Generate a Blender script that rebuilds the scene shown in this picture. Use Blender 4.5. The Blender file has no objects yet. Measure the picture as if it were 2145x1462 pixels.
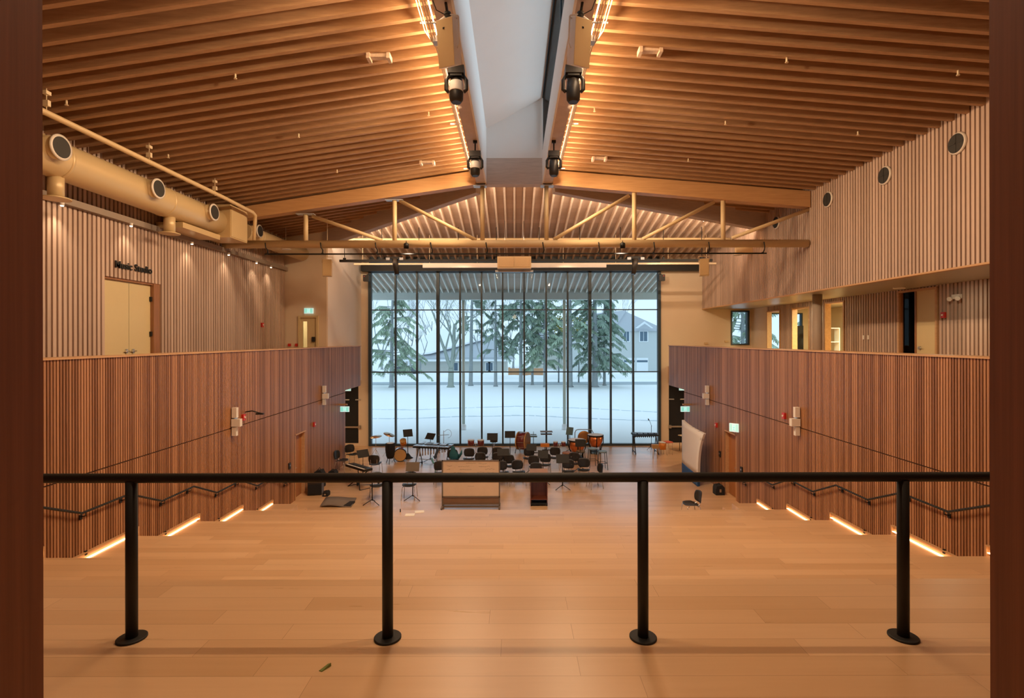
import bpy, math, random
from mathutils import Vector, Matrix
random.seed(7)
R = math.radians
PI = math.pi
sc = bpy.context.scene
col = sc.collection

# ---------------------------------------------------------------- camera
F = 1090.0            # focal length in pixels of the 2145 px wide frame
CX, CY, CZ = 1078.0, 711.0, 5.3
cam = bpy.data.cameras.new('camera')
camo = bpy.data.objects.new('camera', cam)
col.objects.link(camo)
camo.location = (0, 0, CZ)
camo.rotation_euler = (R(90), R(0.1), 0)
cam.sensor_fit = 'HORIZONTAL'
cam.sensor_width = 36
cam.lens = 36 * F / 2145
cam.shift_x = -(CX - 1072.5) / 2145
cam.shift_y = (CY - 731.0) / 2145
cam.clip_start = 0.05
cam.clip_end = 600
sc.camera = camo

# ---------------------------------------------------------------- sky and exposure
w = bpy.data.worlds.new('overcast_sky'); sc.world = w
w.use_nodes = True
bg = w.node_tree.nodes['Background']
bg.inputs[0].default_value = (0.62, 0.81, 0.98, 1)
bg.inputs[1].default_value = 1.42
sc.view_settings.view_transform = 'Standard'
sc.view_settings.look = 'None'
sc.view_settings.exposure = 0.0
sc.view_settings.gamma = 1.0
sc.view_settings.use_curve_mapping = False
try:
    sc.cycles.max_bounces = 10
    sc.cycles.diffuse_bounces = 5
    sc.cycles.glossy_bounces = 4
    sc.cycles.transparent_max_bounces = 16
    sc.cycles.use_denoising = True
    sc.cycles.sample_clamp_indirect = 4
    sc.cycles.caustics_reflective = False
    sc.cycles.caustics_refractive = False
except Exception:
    pass

WARM = (1.0, 0.62, 0.31)
WARM2 = (1.0, 0.70, 0.43)
def area(name, loc, rot, sx, sy, power, color=WARM, spread=180):
    l = bpy.data.lights.new(name, 'AREA'); l.shape = 'RECTANGLE'
    l.size = sx; l.size_y = sy; l.energy = power; l.color = color; l.spread = R(spread)
    o = bpy.data.objects.new(name, l); o.location = loc; o.rotation_euler = rot
    col.objects.link(o); return o
def spot(name, loc, target, power, color=WARM2, size=70, blend=0.6, radius=0.05):
    l = bpy.data.lights.new(name, 'SPOT'); l.energy = power; l.color = color
    l.spot_size = R(size); l.spot_blend = blend; l.shadow_soft_size = radius
    o = bpy.data.objects.new(name, l); o.location = loc
    d = Vector(target) - Vector(loc)
    o.rotation_euler = d.to_track_quat('-Z', 'Y').to_euler()
    col.objects.link(o); return o
def point(name, loc, power, color=WARM2, radius=0.1):
    l = bpy.data.lights.new(name, 'POINT'); l.energy = power; l.color = color; l.shadow_soft_size = radius
    o = bpy.data.objects.new(name, l); o.location = loc
    col.objects.link(o); return o

# LED lines beside the two ridge beams: wash along the joists and down into the hall
for s in (-1, 1):
    area('ridge_led_wash', (s*1.42, 9.9, 10.30), (0, s*R(-112), 0), 0.02, 12.5, 175, WARM)
    area('ridge_led_down', (s*1.36, 9.9, 10.24), (0, s*R(-25), 0), 0.02, 12.5, 215, WARM2)
    spot('hall_downlight_and_fill', (s*1.3, 4.15, 10.1), (s*1.3, 4.0, 3.3), 250, WARM2, 110, 0.9, 0.05)
    for yy in (7.0, 11.0, 15.0):      # added spots without fixtures, brightening the side walls
        spot('wall_fill_spot', (s*1.0, yy, 10.12), (s*8.3, yy+1.0, 5.4), 720, WARM2, 110, 1.0, 0.08)
    spot('hall_downlight_and_fill', (s*1.3, 10.6, 10.1), (s*2.2, 12.2, 0.8), 850, WARM2, 100, 1.0, 0.06)  # this pair is added to brighten the middle seating steps
    spot('truss_stage_fill', (s*3.4, 16.35, 8.15), (s*3.4, 20.2, 0.0), 320, (1.0, 0.80, 0.60), 100, 1.0, 0.06)  # added fill for the stage floor, no known lamp on the truss
    # added spots near the stage track, brightening the back wall
    spot('back_wall_fill', (s*2.0, 21.9, 8.45), (s*3.5, 26.0, 3.5), 150, WARM2, 120, 1.0, 0.06)
spot('back_wall_fill', (5.6, 21.9, 8.45), (9.2, 26.0, 5.0), 230, WARM2, 110, 1.0, 0.06)  # added spot brightening the right end of the back wall
# added area lamp outside the clerestory glass, boosting daylight in the shaft
area('clerestory_fill', (1.6, 9.0, 12.15), (0, R(90), 0), 1.4, 14.6, 120, (0.80, 0.90, 1.0))
# LED lines on the far side of the two hip beams wash the joists over the stage
def hip_led(A, B, power):
    A = Vector(A); B = Vector(B); m = (A+B)/2; d = (B-A)
    o = area('hip_led_wash', m, (0,0,0), d.length, 0.05, power, (1.0, 0.72, 0.48))
    x = d.normalized(); z = (Vector((0, -0.85, -0.5)) - x*Vector((0,-0.85,-0.5)).dot(x)).normalized()
    y = z.cross(x); o.rotation_euler = Matrix((x, y, z)).transposed().to_euler()
hip_led((-1.4, 17.85, 10.25), (-7.5, 21.5, 9.35), 330)
hip_led((1.5, 17.8, 10.25), (9.0, 19.95, 9.5), 330)

# ---------------------------------------------------------------- helpers
def px(x, y, Y):
    """point at depth Y seen at photo pixel (x, y)"""
    return Vector(((x-CX)/F*Y, Y, CZ-(y-CY)/F*Y))

class MB:
    def __init__(s): s.v = []; s.f = []; s.sm = []
    def quadbox(s, P):      # 8 points: bottom 4 ccw, top 4 ccw
        b = len(s.v); s.v += [tuple(p) for p in P]
        for q in ((0,3,2,1),(4,5,6,7),(0,1,5,4),(1,2,6,5),(2,3,7,6),(3,0,4,7)):
            s.f.append(tuple(b+i for i in q)); s.sm.append(False)
        return s
    def box(s, x0, x1, y0, y1, z0, z1):
        if x0 > x1: x0, x1 = x1, x0
        if y0 > y1: y0, y1 = y1, y0
        if z0 > z1: z0, z1 = z1, z0
        return s.quadbox([(x0,y0,z0),(x1,y0,z0),(x1,y1,z0),(x0,y1,z0),(x0,y0,z1),(x1,y0,z1),(x1,y1,z1),(x0,y1,z1)])
    def obox(s, c, a, b, n):  # centre and three half-axes
        c, a, b, n = map(Vector, (c, a, b, n))
        return s.quadbox([c-a-b-n, c+a-b-n, c+a+b-n, c-a+b-n, c-a-b+n, c+a-b+n, c+a+b+n, c-a+b+n])
    def tube(s, p0, p1, r, r2=None, n=10, cap=True):
        return s.path([p0, p1], [r, r if r2 is None else r2], n, cap)
    def path(s, pts, r, n=8, cap=True):
        pts = [Vector(p) for p in pts]
        if not isinstance(r, (list, tuple)): r = [r]*len(pts)
        b = len(s.v); ref = None
        for i, p in enumerate(pts):
            t = (pts[min(i+1, len(pts)-1)] - pts[max(i-1, 0)])
            if t.length < 1e-9: t = Vector((0,0,1))
            t.normalize()
            if ref is None: ref = Vector((0,0,1)) if abs(t.z) < 0.9 else Vector((1,0,0))
            u = (ref - t*ref.dot(t))
            if u.length < 1e-6: u = t.orthogonal()
            u.normalize(); ref = u; v = t.cross(u)
            for k in range(n):
                a = 2*PI*k/n
                s.v.append(tuple(p + (u*math.cos(a)+v*math.sin(a))*r[i]))
        for i in range(len(pts)-1):
            for k in range(n):
                k2 = (k+1) % n
                s.f.append((b+i*n+k, b+i*n+k2, b+(i+1)*n+k2, b+(i+1)*n+k)); s.sm.append(True)
        if cap:
            s.f.append(tuple(b+k for k in reversed(range(n)))); s.sm.append(False)
            s.f.append(tuple(b+(len(pts)-1)*n+k for k in range(n))); s.sm.append(False)
        return s
    def lathe(s, c, prof, n=20, axis=(0,0,1)):   # prof: (radius, height) along axis
        c = Vector(c); t = Vector(axis).normalized(); u = t.orthogonal().normalized(); v = t.cross(u)
        b = len(s.v)
        for r, h in prof:
            for k in range(n):
                a = 2*PI*k/n
                s.v.append(tuple(c + t*h + (u*math.cos(a)+v*math.sin(a))*max(r, 1e-4)))
        for i in range(len(prof)-1):
            for k in range(n):
                k2 = (k+1) % n
                s.f.append((b+i*n+k, b+i*n+k2, b+(i+1)*n+k2, b+(i+1)*n+k)); s.sm.append(True)
        s.f.append(tuple(b+k for k in reversed(range(n)))); s.sm.append(False)
        s.f.append(tuple(b+(len(prof)-1)*n+k for k in range(n))); s.sm.append(False)
        return s
    def prism(s, pts, d):     # polygon of 3-D points extruded by vector d
        pts = [Vector(p) for p in pts]; d = Vector(d); b = len(s.v); n = len(pts)
        s.v += [tuple(p) for p in pts] + [tuple(p+d) for p in pts]
        s.f.append(tuple(b+i for i in reversed(range(n)))); s.sm.append(False)
        s.f.append(tuple(b+n+i for i in range(n))); s.sm.append(False)
        for i in range(n):
            j = (i+1) % n
            s.f.append((b+i, b+j, b+n+j, b+n+i)); s.sm.append(False)
        return s
    def quad(s, *P):
        b = len(s.v); s.v += [tuple(p) for p in P]
        s.f.append(tuple(range(b, b+len(P)))); s.sm.append(False); return s
    def grid(s, P, th=None, smooth=True):      # P[i][j] points; shell thickness along normal th(vector)
        b = len(s.v); m = len(P); n = len(P[0])
        for row in P: s.v += [tuple(p) for p in row]
        for i in range(m-1):
            for j in range(n-1):
                s.f.append((b+i*n+j, b+i*n+j+1, b+(i+1)*n+j+1, b+(i+1)*n+j)); s.sm.append(smooth)
        if th is not None:
            th = Vector(th); b2 = len(s.v)
            for row in P: s.v += [tuple(Vector(p)+th) for p in row]
            for i in range(m-1):
                for j in range(n-1):
                    s.f.append((b2+i*n+j, b2+(i+1)*n+j, b2+(i+1)*n+j+1, b2+i*n+j+1)); s.sm.append(smooth)
            ring = [i*n for i in range(m)] + [(m-1)*n+j for j in range(1, n)] + [i*n+n-1 for i in range(m-2, -1, -1)] + [j for j in range(n-2, 0, -1)]
            for a, c in zip(ring, ring[1:]+ring[:1]):
                s.f.append((b+a, b+c, b2+c, b2+a)); s.sm.append(False)
        return s
    def build(s, name, m, parent=None, world=False):
        """parent given: vertices are local to the parent unless world=True; no parent: origin put at the base"""
        vs = s.v
        o_loc = Vector((0,0,0))
        if parent is None:
            xs = [v[0] for v in vs]; ys = [v[1] for v in vs]; zs = [v[2] for v in vs]
            o_loc = Vector(((min(xs)+max(xs))/2, (min(ys)+max(ys))/2, min(zs)))
            vs = [(v[0]-o_loc.x, v[1]-o_loc.y, v[2]-o_loc.z) for v in vs]
        elif world:
            p = parent; L = Vector((0,0,0))
            while p is not None: L += p.location; p = p.parent
            vs = [(v[0]-L.x, v[1]-L.y, v[2]-L.z) for v in vs]
        me = bpy.data.meshes.new(name); me.from_pydata(vs, [], s.f); me.update()
        me.polygons.foreach_set('use_smooth', s.sm)
        me.materials.append(m)
        o = bpy.data.objects.new(name, me); col.objects.link(o)
        o.location = o_loc
        if parent is not None: o.parent = parent
        return o

def tag(o, label=None, cat=None, group=None, kind=None):
    if label: o['label'] = label
    if cat: o['category'] = cat
    if group: o['group'] = group
    if kind: o['kind'] = kind
    return o
def thing(name, label, cat, loc=(0,0,0), rz=0, group=None, kind=None):
    o = bpy.data.objects.new(name, None); col.objects.link(o)
    o.empty_display_size = 0.2
    o.location = loc; o.rotation_euler = (0, 0, rz)
    return tag(o, label, cat, group, kind)
def struct(name, mb, m, parent=None, world=True):
    o = mb.build(name, m, parent, world)
    if parent is None: o['kind'] = 'structure'
    return o
def dup(root, loc, rz, label):
    def cp(o, parent):
        c = o.copy(); col.objects.link(c)
        if parent is not None: c.parent = parent
        for ch in list(o.children): cp(ch, c)
        return c
    r = cp(root, None); r.location = loc; r.rotation_euler = (0, 0, rz); r['label'] = label
    return r

# ---------------------------------------------------------------- materials
def newmat(name):
    m = bpy.data.materials.new(name); m.use_nodes = True
    nt = m.node_tree; b = nt.nodes['Principled BSDF']
    return m, nt, b
def N(nt, t, **kw):
    n = nt.nodes.new(t)
    for k, v in kw.items(): setattr(n, k, v)
    return n
def mathn(nt, op, a, b=None):
    n = N(nt, 'ShaderNodeMath', operation=op)
    for i, x in enumerate((a, b)):
        if x is None: continue
        if isinstance(x, (int, float)): n.inputs[i].default_value = x
        else: nt.links.new(x, n.inputs[i])
    return n.outputs[0]
def plain(name, c, rough=0.6, metal=0.0, spec=0.5, var=0.06, scale=6, bump=0.0, coat=0.0):
    m, nt, b = newmat(name)
    tc = N(nt, 'ShaderNodeTexCoord'); no = N(nt, 'ShaderNodeTexNoise'); no.inputs['Scale'].default_value = scale
    no.inputs['Detail'].default_value = 4
    nt.links.new(tc.outputs['Object'], no.inputs['Vector'])
    r = N(nt, 'ShaderNodeMixRGB'); r.inputs[1].default_value = tuple(x*(1-var) for x in c)+(1,)
    r.inputs[2].default_value = tuple(min(1, x*(1+var)) for x in c)+(1,)
    nt.links.new(no.outputs['Fac'], r.inputs[0]); nt.links.new(r.outputs[0], b.inputs['Base Color'])
    b.inputs['Roughness'].default_value = rough; b.inputs['Metallic'].default_value = metal
    b.inputs['Specular IOR Level'].default_value = spec
    b.inputs['Coat Weight'].default_value = coat
    if bump:
        bp = N(nt, 'ShaderNodeBump'); bp.inputs['Strength'].default_value = bump; bp.inputs['Distance'].default_value = 0.01
        nt.links.new(no.outputs['Fac'], bp.inputs['Height']); nt.links.new(bp.outputs[0], b.inputs['Normal'])
    return m
def wood(name, c1, c2, grain=(1, 12, 12), rough=0.5, pitch=None, axis='Y', slatvar=0.35, spec=0.4, knots=False):
    """wood with grain stretched along one axis; with a pitch each slat / board takes its own tone"""
    m, nt, b = newmat(name)
    geo = N(nt, 'ShaderNodeNewGeometry'); mp = N(nt, 'ShaderNodeMapping'); mp.inputs['Scale'].default_value = grain
    nt.links.new(geo.outputs['Position'], mp.inputs['Vector'])
    no = N(nt, 'ShaderNodeTexNoise'); no.inputs['Scale'].default_value = 1.6; no.inputs['Detail'].default_value = 6
    no.inputs['Roughness'].default_value = 0.65
    nt.links.new(mp.outputs[0], no.inputs['Vector'])
    fac = no.outputs['Fac']
    if pitch:
        sx = N(nt, 'ShaderNodeSeparateXYZ'); nt.links.new(geo.outputs['Position'], sx.inputs[0])
        fl = mathn(nt, 'FLOOR', mathn(nt, 'DIVIDE', sx.outputs[axis], pitch))
        wn = N(nt, 'ShaderNodeTexWhiteNoise', noise_dimensions='1D'); nt.links.new(fl, wn.inputs['W'])
        fac = mathn(nt, 'ADD', mathn(nt, 'MULTIPLY', fac, 1-slatvar), mathn(nt, 'MULTIPLY', wn.outputs['Value'], slatvar))
    cr = N(nt, 'ShaderNodeValToRGB')
    cr.color_ramp.elements[0].position = 0.28; cr.color_ramp.elements[0].color = c1+(1,)
    cr.color_ramp.elements[1].position = 0.72; cr.color_ramp.elements[1].color = c2+(1,)
    nt.links.new(fac, cr.inputs[0]); nt.links.new(cr.outputs[0], b.inputs['Base Color'])
    b.inputs['Roughness'].default_value = rough; b.inputs['Specular IOR Level'].default_value = spec
    return m
def planks(name, base, width=0.185, length=1.9, rough=0.30, seam=0.0025):
    m, nt, b = newmat(name)
    geo = N(nt, 'ShaderNodeNewGeometry'); s = N(nt, 'ShaderNodeSeparateXYZ'); nt.links.new(geo.outputs['Position'], s.inputs[0])
    yy = mathn(nt, 'DIVIDE', mathn(nt, 'ADD', s.outputs['Y'], mathn(nt, 'MULTIPLY', s.outputs['Z'], 0.37)), width)
    row = mathn(nt, 'FLOOR', yy)
    wr = N(nt, 'ShaderNodeTexWhiteNoise', noise_dimensions='1D'); nt.links.new(row, wr.inputs['W'])
    xx = mathn(nt, 'ADD', mathn(nt, 'DIVIDE', s.outputs['X'], length), mathn(nt, 'MULTIPLY', wr.outputs['Value'], 7.3))
    cl = mathn(nt, 'FLOOR', xx)
    cm = N(nt, 'ShaderNodeCombineXYZ'); nt.links.new(cl, cm.inputs[0]); nt.links.new(row, cm.inputs[1])
    wp = N(nt, 'ShaderNodeTexWhiteNoise', noise_dimensions='2D'); nt.links.new(cm.outputs[0], wp.inputs['Vector'])
    mp = N(nt, 'ShaderNodeMapping'); mp.inputs['Scale'].default_value = (0.9, 16, 16); nt.links.new(geo.outputs['Position'], mp.inputs['Vector'])
    ad = N(nt, 'ShaderNodeVectorMath', operation='ADD'); nt.links.new(mp.outputs[0], ad.inputs[0])
    sc3 = N(nt, 'ShaderNodeVectorMath', operation='SCALE'); nt.links.new(wp.outputs['Color'], sc3.inputs[0]); sc3.inputs['Scale'].default_value = 30
    nt.links.new(sc3.outputs[0], ad.inputs[1])
    no = N(nt, 'ShaderNodeTexNoise'); no.inputs['Scale'].default_value = 1.0; no.inputs['Detail'].default_value = 6; no.inputs['Roughness'].default_value = 0.6
    nt.links.new(ad.outputs[0], no.inputs['Vector'])
    fac = mathn(nt, 'ADD', mathn(nt, 'MULTIPLY', no.outputs['Fac'], 0.5), mathn(nt, 'MULTIPLY', wp.outputs['Value'], 0.5))
    cr = N(nt, 'ShaderNodeValToRGB'); e = cr.color_ramp.elements
    e[0].position = 0.15; e[0].color = (base[0]*0.86, base[1]*0.80, base[2]*0.72, 1)
    e[1].position = 0.85; e[1].color = (min(1, base[0]*1.08), base[1]*1.08, base[2]*1.08, 1)
    nt.links.new(fac, cr.inputs[0])
    def edge(u, wdt):
        fr = mathn(nt, 'FRACT', u)
        d = mathn(nt, 'MINIMUM', fr, mathn(nt, 'SUBTRACT', 1.0, fr))
        return mathn(nt, 'LESS_THAN', d, wdt)
    sm = mathn(nt, 'MAXIMUM', edge(yy, seam/width*0.6), edge(xx, seam/length*0.6))
    mx = N(nt, 'ShaderNodeMixRGB'); mx.inputs[2].default_value = (base[0]*0.45, base[1]*0.33, base[2]*0.22, 1)
    nt.links.new(mathn(nt, 'MULTIPLY', sm, 0.75), mx.inputs[0]); nt.links.new(cr.outputs[0], mx.inputs[1])
    nt.links.new(mx.outputs[0], b.inputs['Base Color'])
    nt.links.new(mathn(nt, 'ADD', mathn(nt, 'MULTIPLY', no.outputs['Fac'], 0.14), rough-0.07), b.inputs['Roughness'])
    b.inputs['Specular IOR Level'].default_value = 0.7
    b.inputs['Coat Weight'].default_value = 0.4; b.inputs['Coat Roughness'].default_value = 0.30
    return m
def emit(name, c, strength):
    m, nt, b = newmat(name)
    b.inputs['Base Color'].default_value = (0.8, 0.8, 0.8, 1)
    b.inputs['Emission Color'].default_value = c+(1,); b.inputs['Emission Strength'].default_value = strength
    return m
def glass(name, tint=(0.86, 0.95, 0.97), refl=0.2):
    m = bpy.data.materials.new(name); m.use_nodes = True; nt = m.node_tree
    for n in list(nt.nodes): nt.nodes.remove(n)
    out = N(nt, 'ShaderNodeOutputMaterial'); mix = N(nt, 'ShaderNodeMixShader')
    tr = N(nt, 'ShaderNodeBsdfTransparent'); gl = N(nt, 'ShaderNodeBsdfGlossy'); fr = N(nt, 'ShaderNodeFresnel')
    tr.inputs[0].default_value = tint+(1,); gl.inputs['Roughness'].default_value = 0.02
    gl.inputs['Color'].default_value = (refl, refl, refl, 1); fr.inputs['IOR'].default_value = 1.45
    nt.links.new(fr.outputs[0], mix.inputs[0]); nt.links.new(tr.outputs[0], mix.inputs[1]); nt.links.new(gl.outputs[0], mix.inputs[2])
    nt.links.new(mix.outputs[0], out.inputs[0]); return m

SLP = 0.058      # pitch of the red slats
LSP = 0.125      # pitch of the pale slats
M = {}
M['floor'] = planks('oak_plank_floor', (0.68, 0.445, 0.25))
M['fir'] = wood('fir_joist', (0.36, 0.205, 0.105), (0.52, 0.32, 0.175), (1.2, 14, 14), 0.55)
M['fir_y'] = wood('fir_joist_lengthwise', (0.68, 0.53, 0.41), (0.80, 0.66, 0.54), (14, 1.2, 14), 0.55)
M['glulam'] = wood('glulam_beam', (0.50, 0.28, 0.12), (0.64, 0.38, 0.18), (0.9, 10, 22), 0.5)
M['glulam_grey'] = wood('pale_glulam', (0.50, 0.41, 0.35), (0.63, 0.53, 0.46), (1.5, 1.5, 18), 0.55)
M['deck'] = wood('roof_deck', (0.34, 0.19, 0.10), (0.44, 0.26, 0.14), (10, 2, 2), 0.7)
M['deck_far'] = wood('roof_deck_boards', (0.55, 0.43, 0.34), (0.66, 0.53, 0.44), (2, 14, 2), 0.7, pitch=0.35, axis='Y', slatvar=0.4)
M['cedar'] = wood('cedar_slat', (0.24, 0.105, 0.046), (0.48, 0.245, 0.125), (22, 22, 0.9), 0.38, pitch=SLP, axis='Y', slatvar=0.5)
M['cedar_x'] = wood('cedar_board', (0.23, 0.10, 0.042), (0.38, 0.18, 0.085), (22, 22, 0.9), 0.42)
M['backing'] = plain('dark_slat_backing', (0.05, 0.022, 0.012), 0.8)
M['ash'] = wood('pale_ash_slat', (0.46, 0.34, 0.27), (0.62, 0.47, 0.38), (18, 18, 0.8), 0.5, pitch=LSP, axis='Y', slatvar=0.5)
M['ash_back'] = plain('slat_backing_brown', (0.22, 0.115, 0.06), 0.7)
M['jamb'] = wood('mahogany_jamb', (0.12, 0.038, 0.018), (0.19, 0.064, 0.03), (30, 30, 0.5), 0.5)
M['oak_trim'] = wood('oak_trim', (0.50, 0.29, 0.14), (0.62, 0.38, 0.2), (10, 1, 10), 0.45)
M['plaster'] = plain('cream_plaster', (0.72, 0.60, 0.44), 0.8, scale=2, var=0.03)
M['white'] = plain('white_plaster', (0.84, 0.82, 0.79), 0.8, scale=2, var=0.02)
M['beige_paint'] = plain('beige_painted_steel', (0.66, 0.50, 0.28), 0.42, spec=0.5, var=0.04)
M['duct'] = plain('beige_painted_duct', (0.66, 0.50, 0.27), 0.38, metal=0.15, var=0.06, scale=2)
M['door_cream'] = plain('cream_door_paint', (0.66, 0.54, 0.30), 0.5, var=0.02)
M['door_oak'] = wood('oak_door_veneer', (0.36, 0.14, 0.045), (0.44, 0.185, 0.065), (14, 14, 1.0), 0.42)
M['black'] = plain('black_powder_coat', (0.016, 0.016, 0.015), 0.55, spec=0.35, var=0.1)
M['blackplastic'] = plain('black_plastic', (0.022, 0.02, 0.018), 0.42, var=0.1)
M['blackmatte'] = plain('black_felt', (0.012, 0.012, 0.013), 0.9, var=0.1)
M['frame'] = plain('dark_window_frame', (0.035, 0.06, 0.08), 0.4)
M['steel'] = plain('brushed_steel', (0.6, 0.6, 0.6), 0.3, metal=1.0)
M['chrome'] = plain('chrome_tube', (0.75, 0.75, 0.75), 0.18, metal=1.0)
M['galv'] = plain('galvanised_plate', (0.55, 0.6, 0.65), 0.4, metal=0.3)
M['glass'] = glass('window_glass', (0.95, 0.985, 0.99))
M['glass_dark'] = glass('dark_door_glass', (0.3, 0.36, 0.34))
M['whiteplastic'] = plain('white_plastic', (0.8, 0.76, 0.7), 0.5, var=0.02)
M['redplastic'] = plain('red_plastic', (0.55, 0.03, 0.02), 0.4)
M['snow'] = plain('snow_ground', (0.93, 0.95, 0.96), 0.9, scale=0.4, var=0.03, bump=0.3)
M['led'] = emit('led_line_glow', (1.0, 0.66, 0.38), 12)
M['led_step'] = emit('led_step_glow', (1.0, 0.60, 0.30), 7)
M['bulb'] = emit('spot_bulb_glow', (1.0, 0.78, 0.5), 25)
M['signgreen'] = emit('exit_green_glow', (0.02, 0.50, 0.42), 1.1)
M['signwhite'] = emit('exit_white_glow', (0.6, 0.95, 0.9), 0.6)

# ================================================================= LARGE STRUCTURE
W = 7.25                       # half width between the two red slat walls
TZ = 3.35                      # upper floor
CZF = 3.95                     # side corridor floor
LEDGE = 5.02
TIERS = [  # name, height, near y, far y at the aisles, far y in the centre block
    ('U', 2.88, 4.23, 5.00, 5.00), ('T', 2.43, 5.00, 5.93, 5.93), ('S', 2.03, 5.93, 7.82, 8.30),
    ('A', 1.62, 7.82, 9.78, 10.20), ('B', 1.215, 9.78, 11.73, 11.95), ('C', 0.81, 11.73, 13.70, 13.70)]
# stage floor
struct('floor', MB().box(-12.5, 12.5, 13.70, 26.0, -0.3, 0.0), M['floor'])
struct('floor', MB().box(-W-0.2, W+0.2, -3.5, 4.23, TZ-0.3, TZ), M['floor'])
for nm, z, y0, y1, yc in TIERS:
    near0 = y0
    mb = MB()
    mb.box(-W-0.1, -3.95, y0, y1, z-0.42, z)
    mb.box(5.6, W+0.1, y0, y1, z-0.42, z)
    # centre block overlaps the neighbour's far end
    prev = {'A': 8.30, 'B': 10.20, 'C': 11.95}.get(nm, y0)
    mb.box(-3.95, 5.6, prev, yc, z-0.42, z)
    o = struct('floor', mb, M['floor'])
    tag(o, None, None, None, 'structure')
# low step in both side aisles in front of the lowest tier
for s in (-1, 1):
    struct('floor', MB().box(s*6.45, s*(W+0.1), 13.70, 15.47, 0.0, 0.42), M['floor'])
# half steps of the aisle stairs
for nm, z, y0, y1, yc in TIERS[2:] + [('D', 0.42, 0, 15.47, 0)]:
    mb = MB()
    for s in (-1, 1): mb.box(s*6.3, s*(W+0.05), y1, y1+0.33, z-0.41, z-0.21)
    struct('trim_steps', mb, M['floor'])

# --- red slat walls
def slat_wall(name, xface, s, y0, y1, z0, z1, pitch, wslat, depth, mslat, mback, cut=None, thick=0.12):
    """s: direction the slats face (+1 faces +x). cut(yc) -> list of (z0, z1) ranges for that slat"""
    root = struct(name, MB().box(xface-s*thick, xface, y0, y1, z0, z1) if cut is None else cut('back'), mback)
    mb = MB(); k = int(math.ceil(y0/pitch))
    while (k+1)*pitch <= y1:
        a = k*pitch + (pitch-wslat)/2; yc = a+wslat/2
        for (za, zb) in ([(z0, z1)] if cut is None else cut(yc)):
            if zb-za > 0.01: mb.box(xface, xface+s*depth, a, a+wslat, za, zb)
        k += 1
    o = mb.build('slats', mslat, root, True)
    return root

GRV = 3.04   # height of the dark groove line
def tier_z(y):
    if y < 4.23: return TZ
    for nm, z, a, b, c in TIERS:
        if y < b: return z
    return 0.42 if y < 15.47 else 0.0
DOOR_L = (5.0+10.5, 0, 0)
def red_wall(s):
    xf = s*W
    dy0, dy1, dz = (17.18, 18.0, 2.17) if s < 0 else (17.05, 17.95, 2.17)
    def cut(q):
        if q == 'back':
            mb = MB(); a, b = sorted((s*(W+0.03), s*(W+0.2)))
            mb.box(a, b, 3.2, dy0, 0, LEDGE-0.03); mb.box(a, b, dy0, dy1, dz, LEDGE-0.03)
            mb.box(a, b, dy1, 22.25, 0, LEDGE-0.03); mb.box(a, b, 22.25, 24.5, 3.14, LEDGE-0.03)
            return mb
        lo = tier_z(q)
        if dy0 < q < dy1: lo = dz
        if q > 22.25: lo = 3.14
        return [(lo, GRV-0.012), (GRV+0.012, LEDGE-0.03)] if lo < GRV else [(lo, LEDGE-0.03)]
    root = struct('wall_left' if s < 0 else 'wall_right', cut('back'), M['backing'])
    mb = MB(); k = int(math.ceil(3.2/SLP))
    while (k+1)*SLP <= 24.5:
        a = k*SLP+0.006; yc = a+SLP/2
        for za, zb in cut(yc):
            if zb-za > 0.02: mb.box(s*(W), s*(W+0.03), a, a+0.038, za, zb)
        k += 1
    mb.build('slats', M['cedar'], root, True)
    struct('trim_cap', MB().box(s*(W-0.03), s*(W+0.42), 3.2, 24.5, LEDGE-0.03, LEDGE), M['oak_trim'])
    struct('wall_left' if s < 0 else 'wall_right', MB().box(s*(W+0.2), s*(W+0.4), 22.25, 24.5, 3.14, LEDGE-0.03).box(s*(W+0.2), s*(W+0.4), 3.2, 22.25, 0, LEDGE-0.03), M['cedar_x'])
    return dy0, dy1, dz
dL = red_wall(-1); dR = red_wall(1)

# --- upper left pale slat wall, corridor and its end wall
XL, XR, XC = -9.37, 9.40, 11.85
struct('floor', MB().box(XL-0.1, -W-0.4, 1.5, 21.2, CZF-0.8, CZF), M['floor'])
struct('floor', MB().box(W+0.4, 15.6, 1.5, 26.0, CZF-0.8, CZF), M['floor'])
def cutL(q):
    if q == 'back':
        return MB().box(XL-0.15, XL, 1.5, 11.86, CZF, 9.9).box(XL-0.15, XL, 11.86, 13.72, 6.77, 9.9).box(XL-0.15, XL, 13.72, 21.35, CZF, 9.9)
    lo = 6.77 if 11.86 < q < 13.72 else CZF
    return [(lo, 9.85)]
slat_wall('wall_left', XL, 1, 1.5, 21.2, CZF, 9.85, LSP, 0.078, 0.035, M['ash'], M['ash_back'], cutL)
# --- upper right pale slat wall above the soffit
slat_wall('wall_right', XR, -1, 1.5, 26.0, 6.82, 10.6, LSP*0.9, 0.072, 0.035, M['ash'], M['ash_back'])
struct('trim_soffit_edge', MB().box(XR-0.04, XR+0.1, 1.5, 26.0, 6.78, 6.82), M['oak_trim'])
struct('ceiling', MB().box(XR+0.1, 15.6, 1.5, 26.0, 6.80, 6.95), plain('grey_soffit', (0.42, 0.38, 0.30), 0.35, var=0.03))
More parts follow.
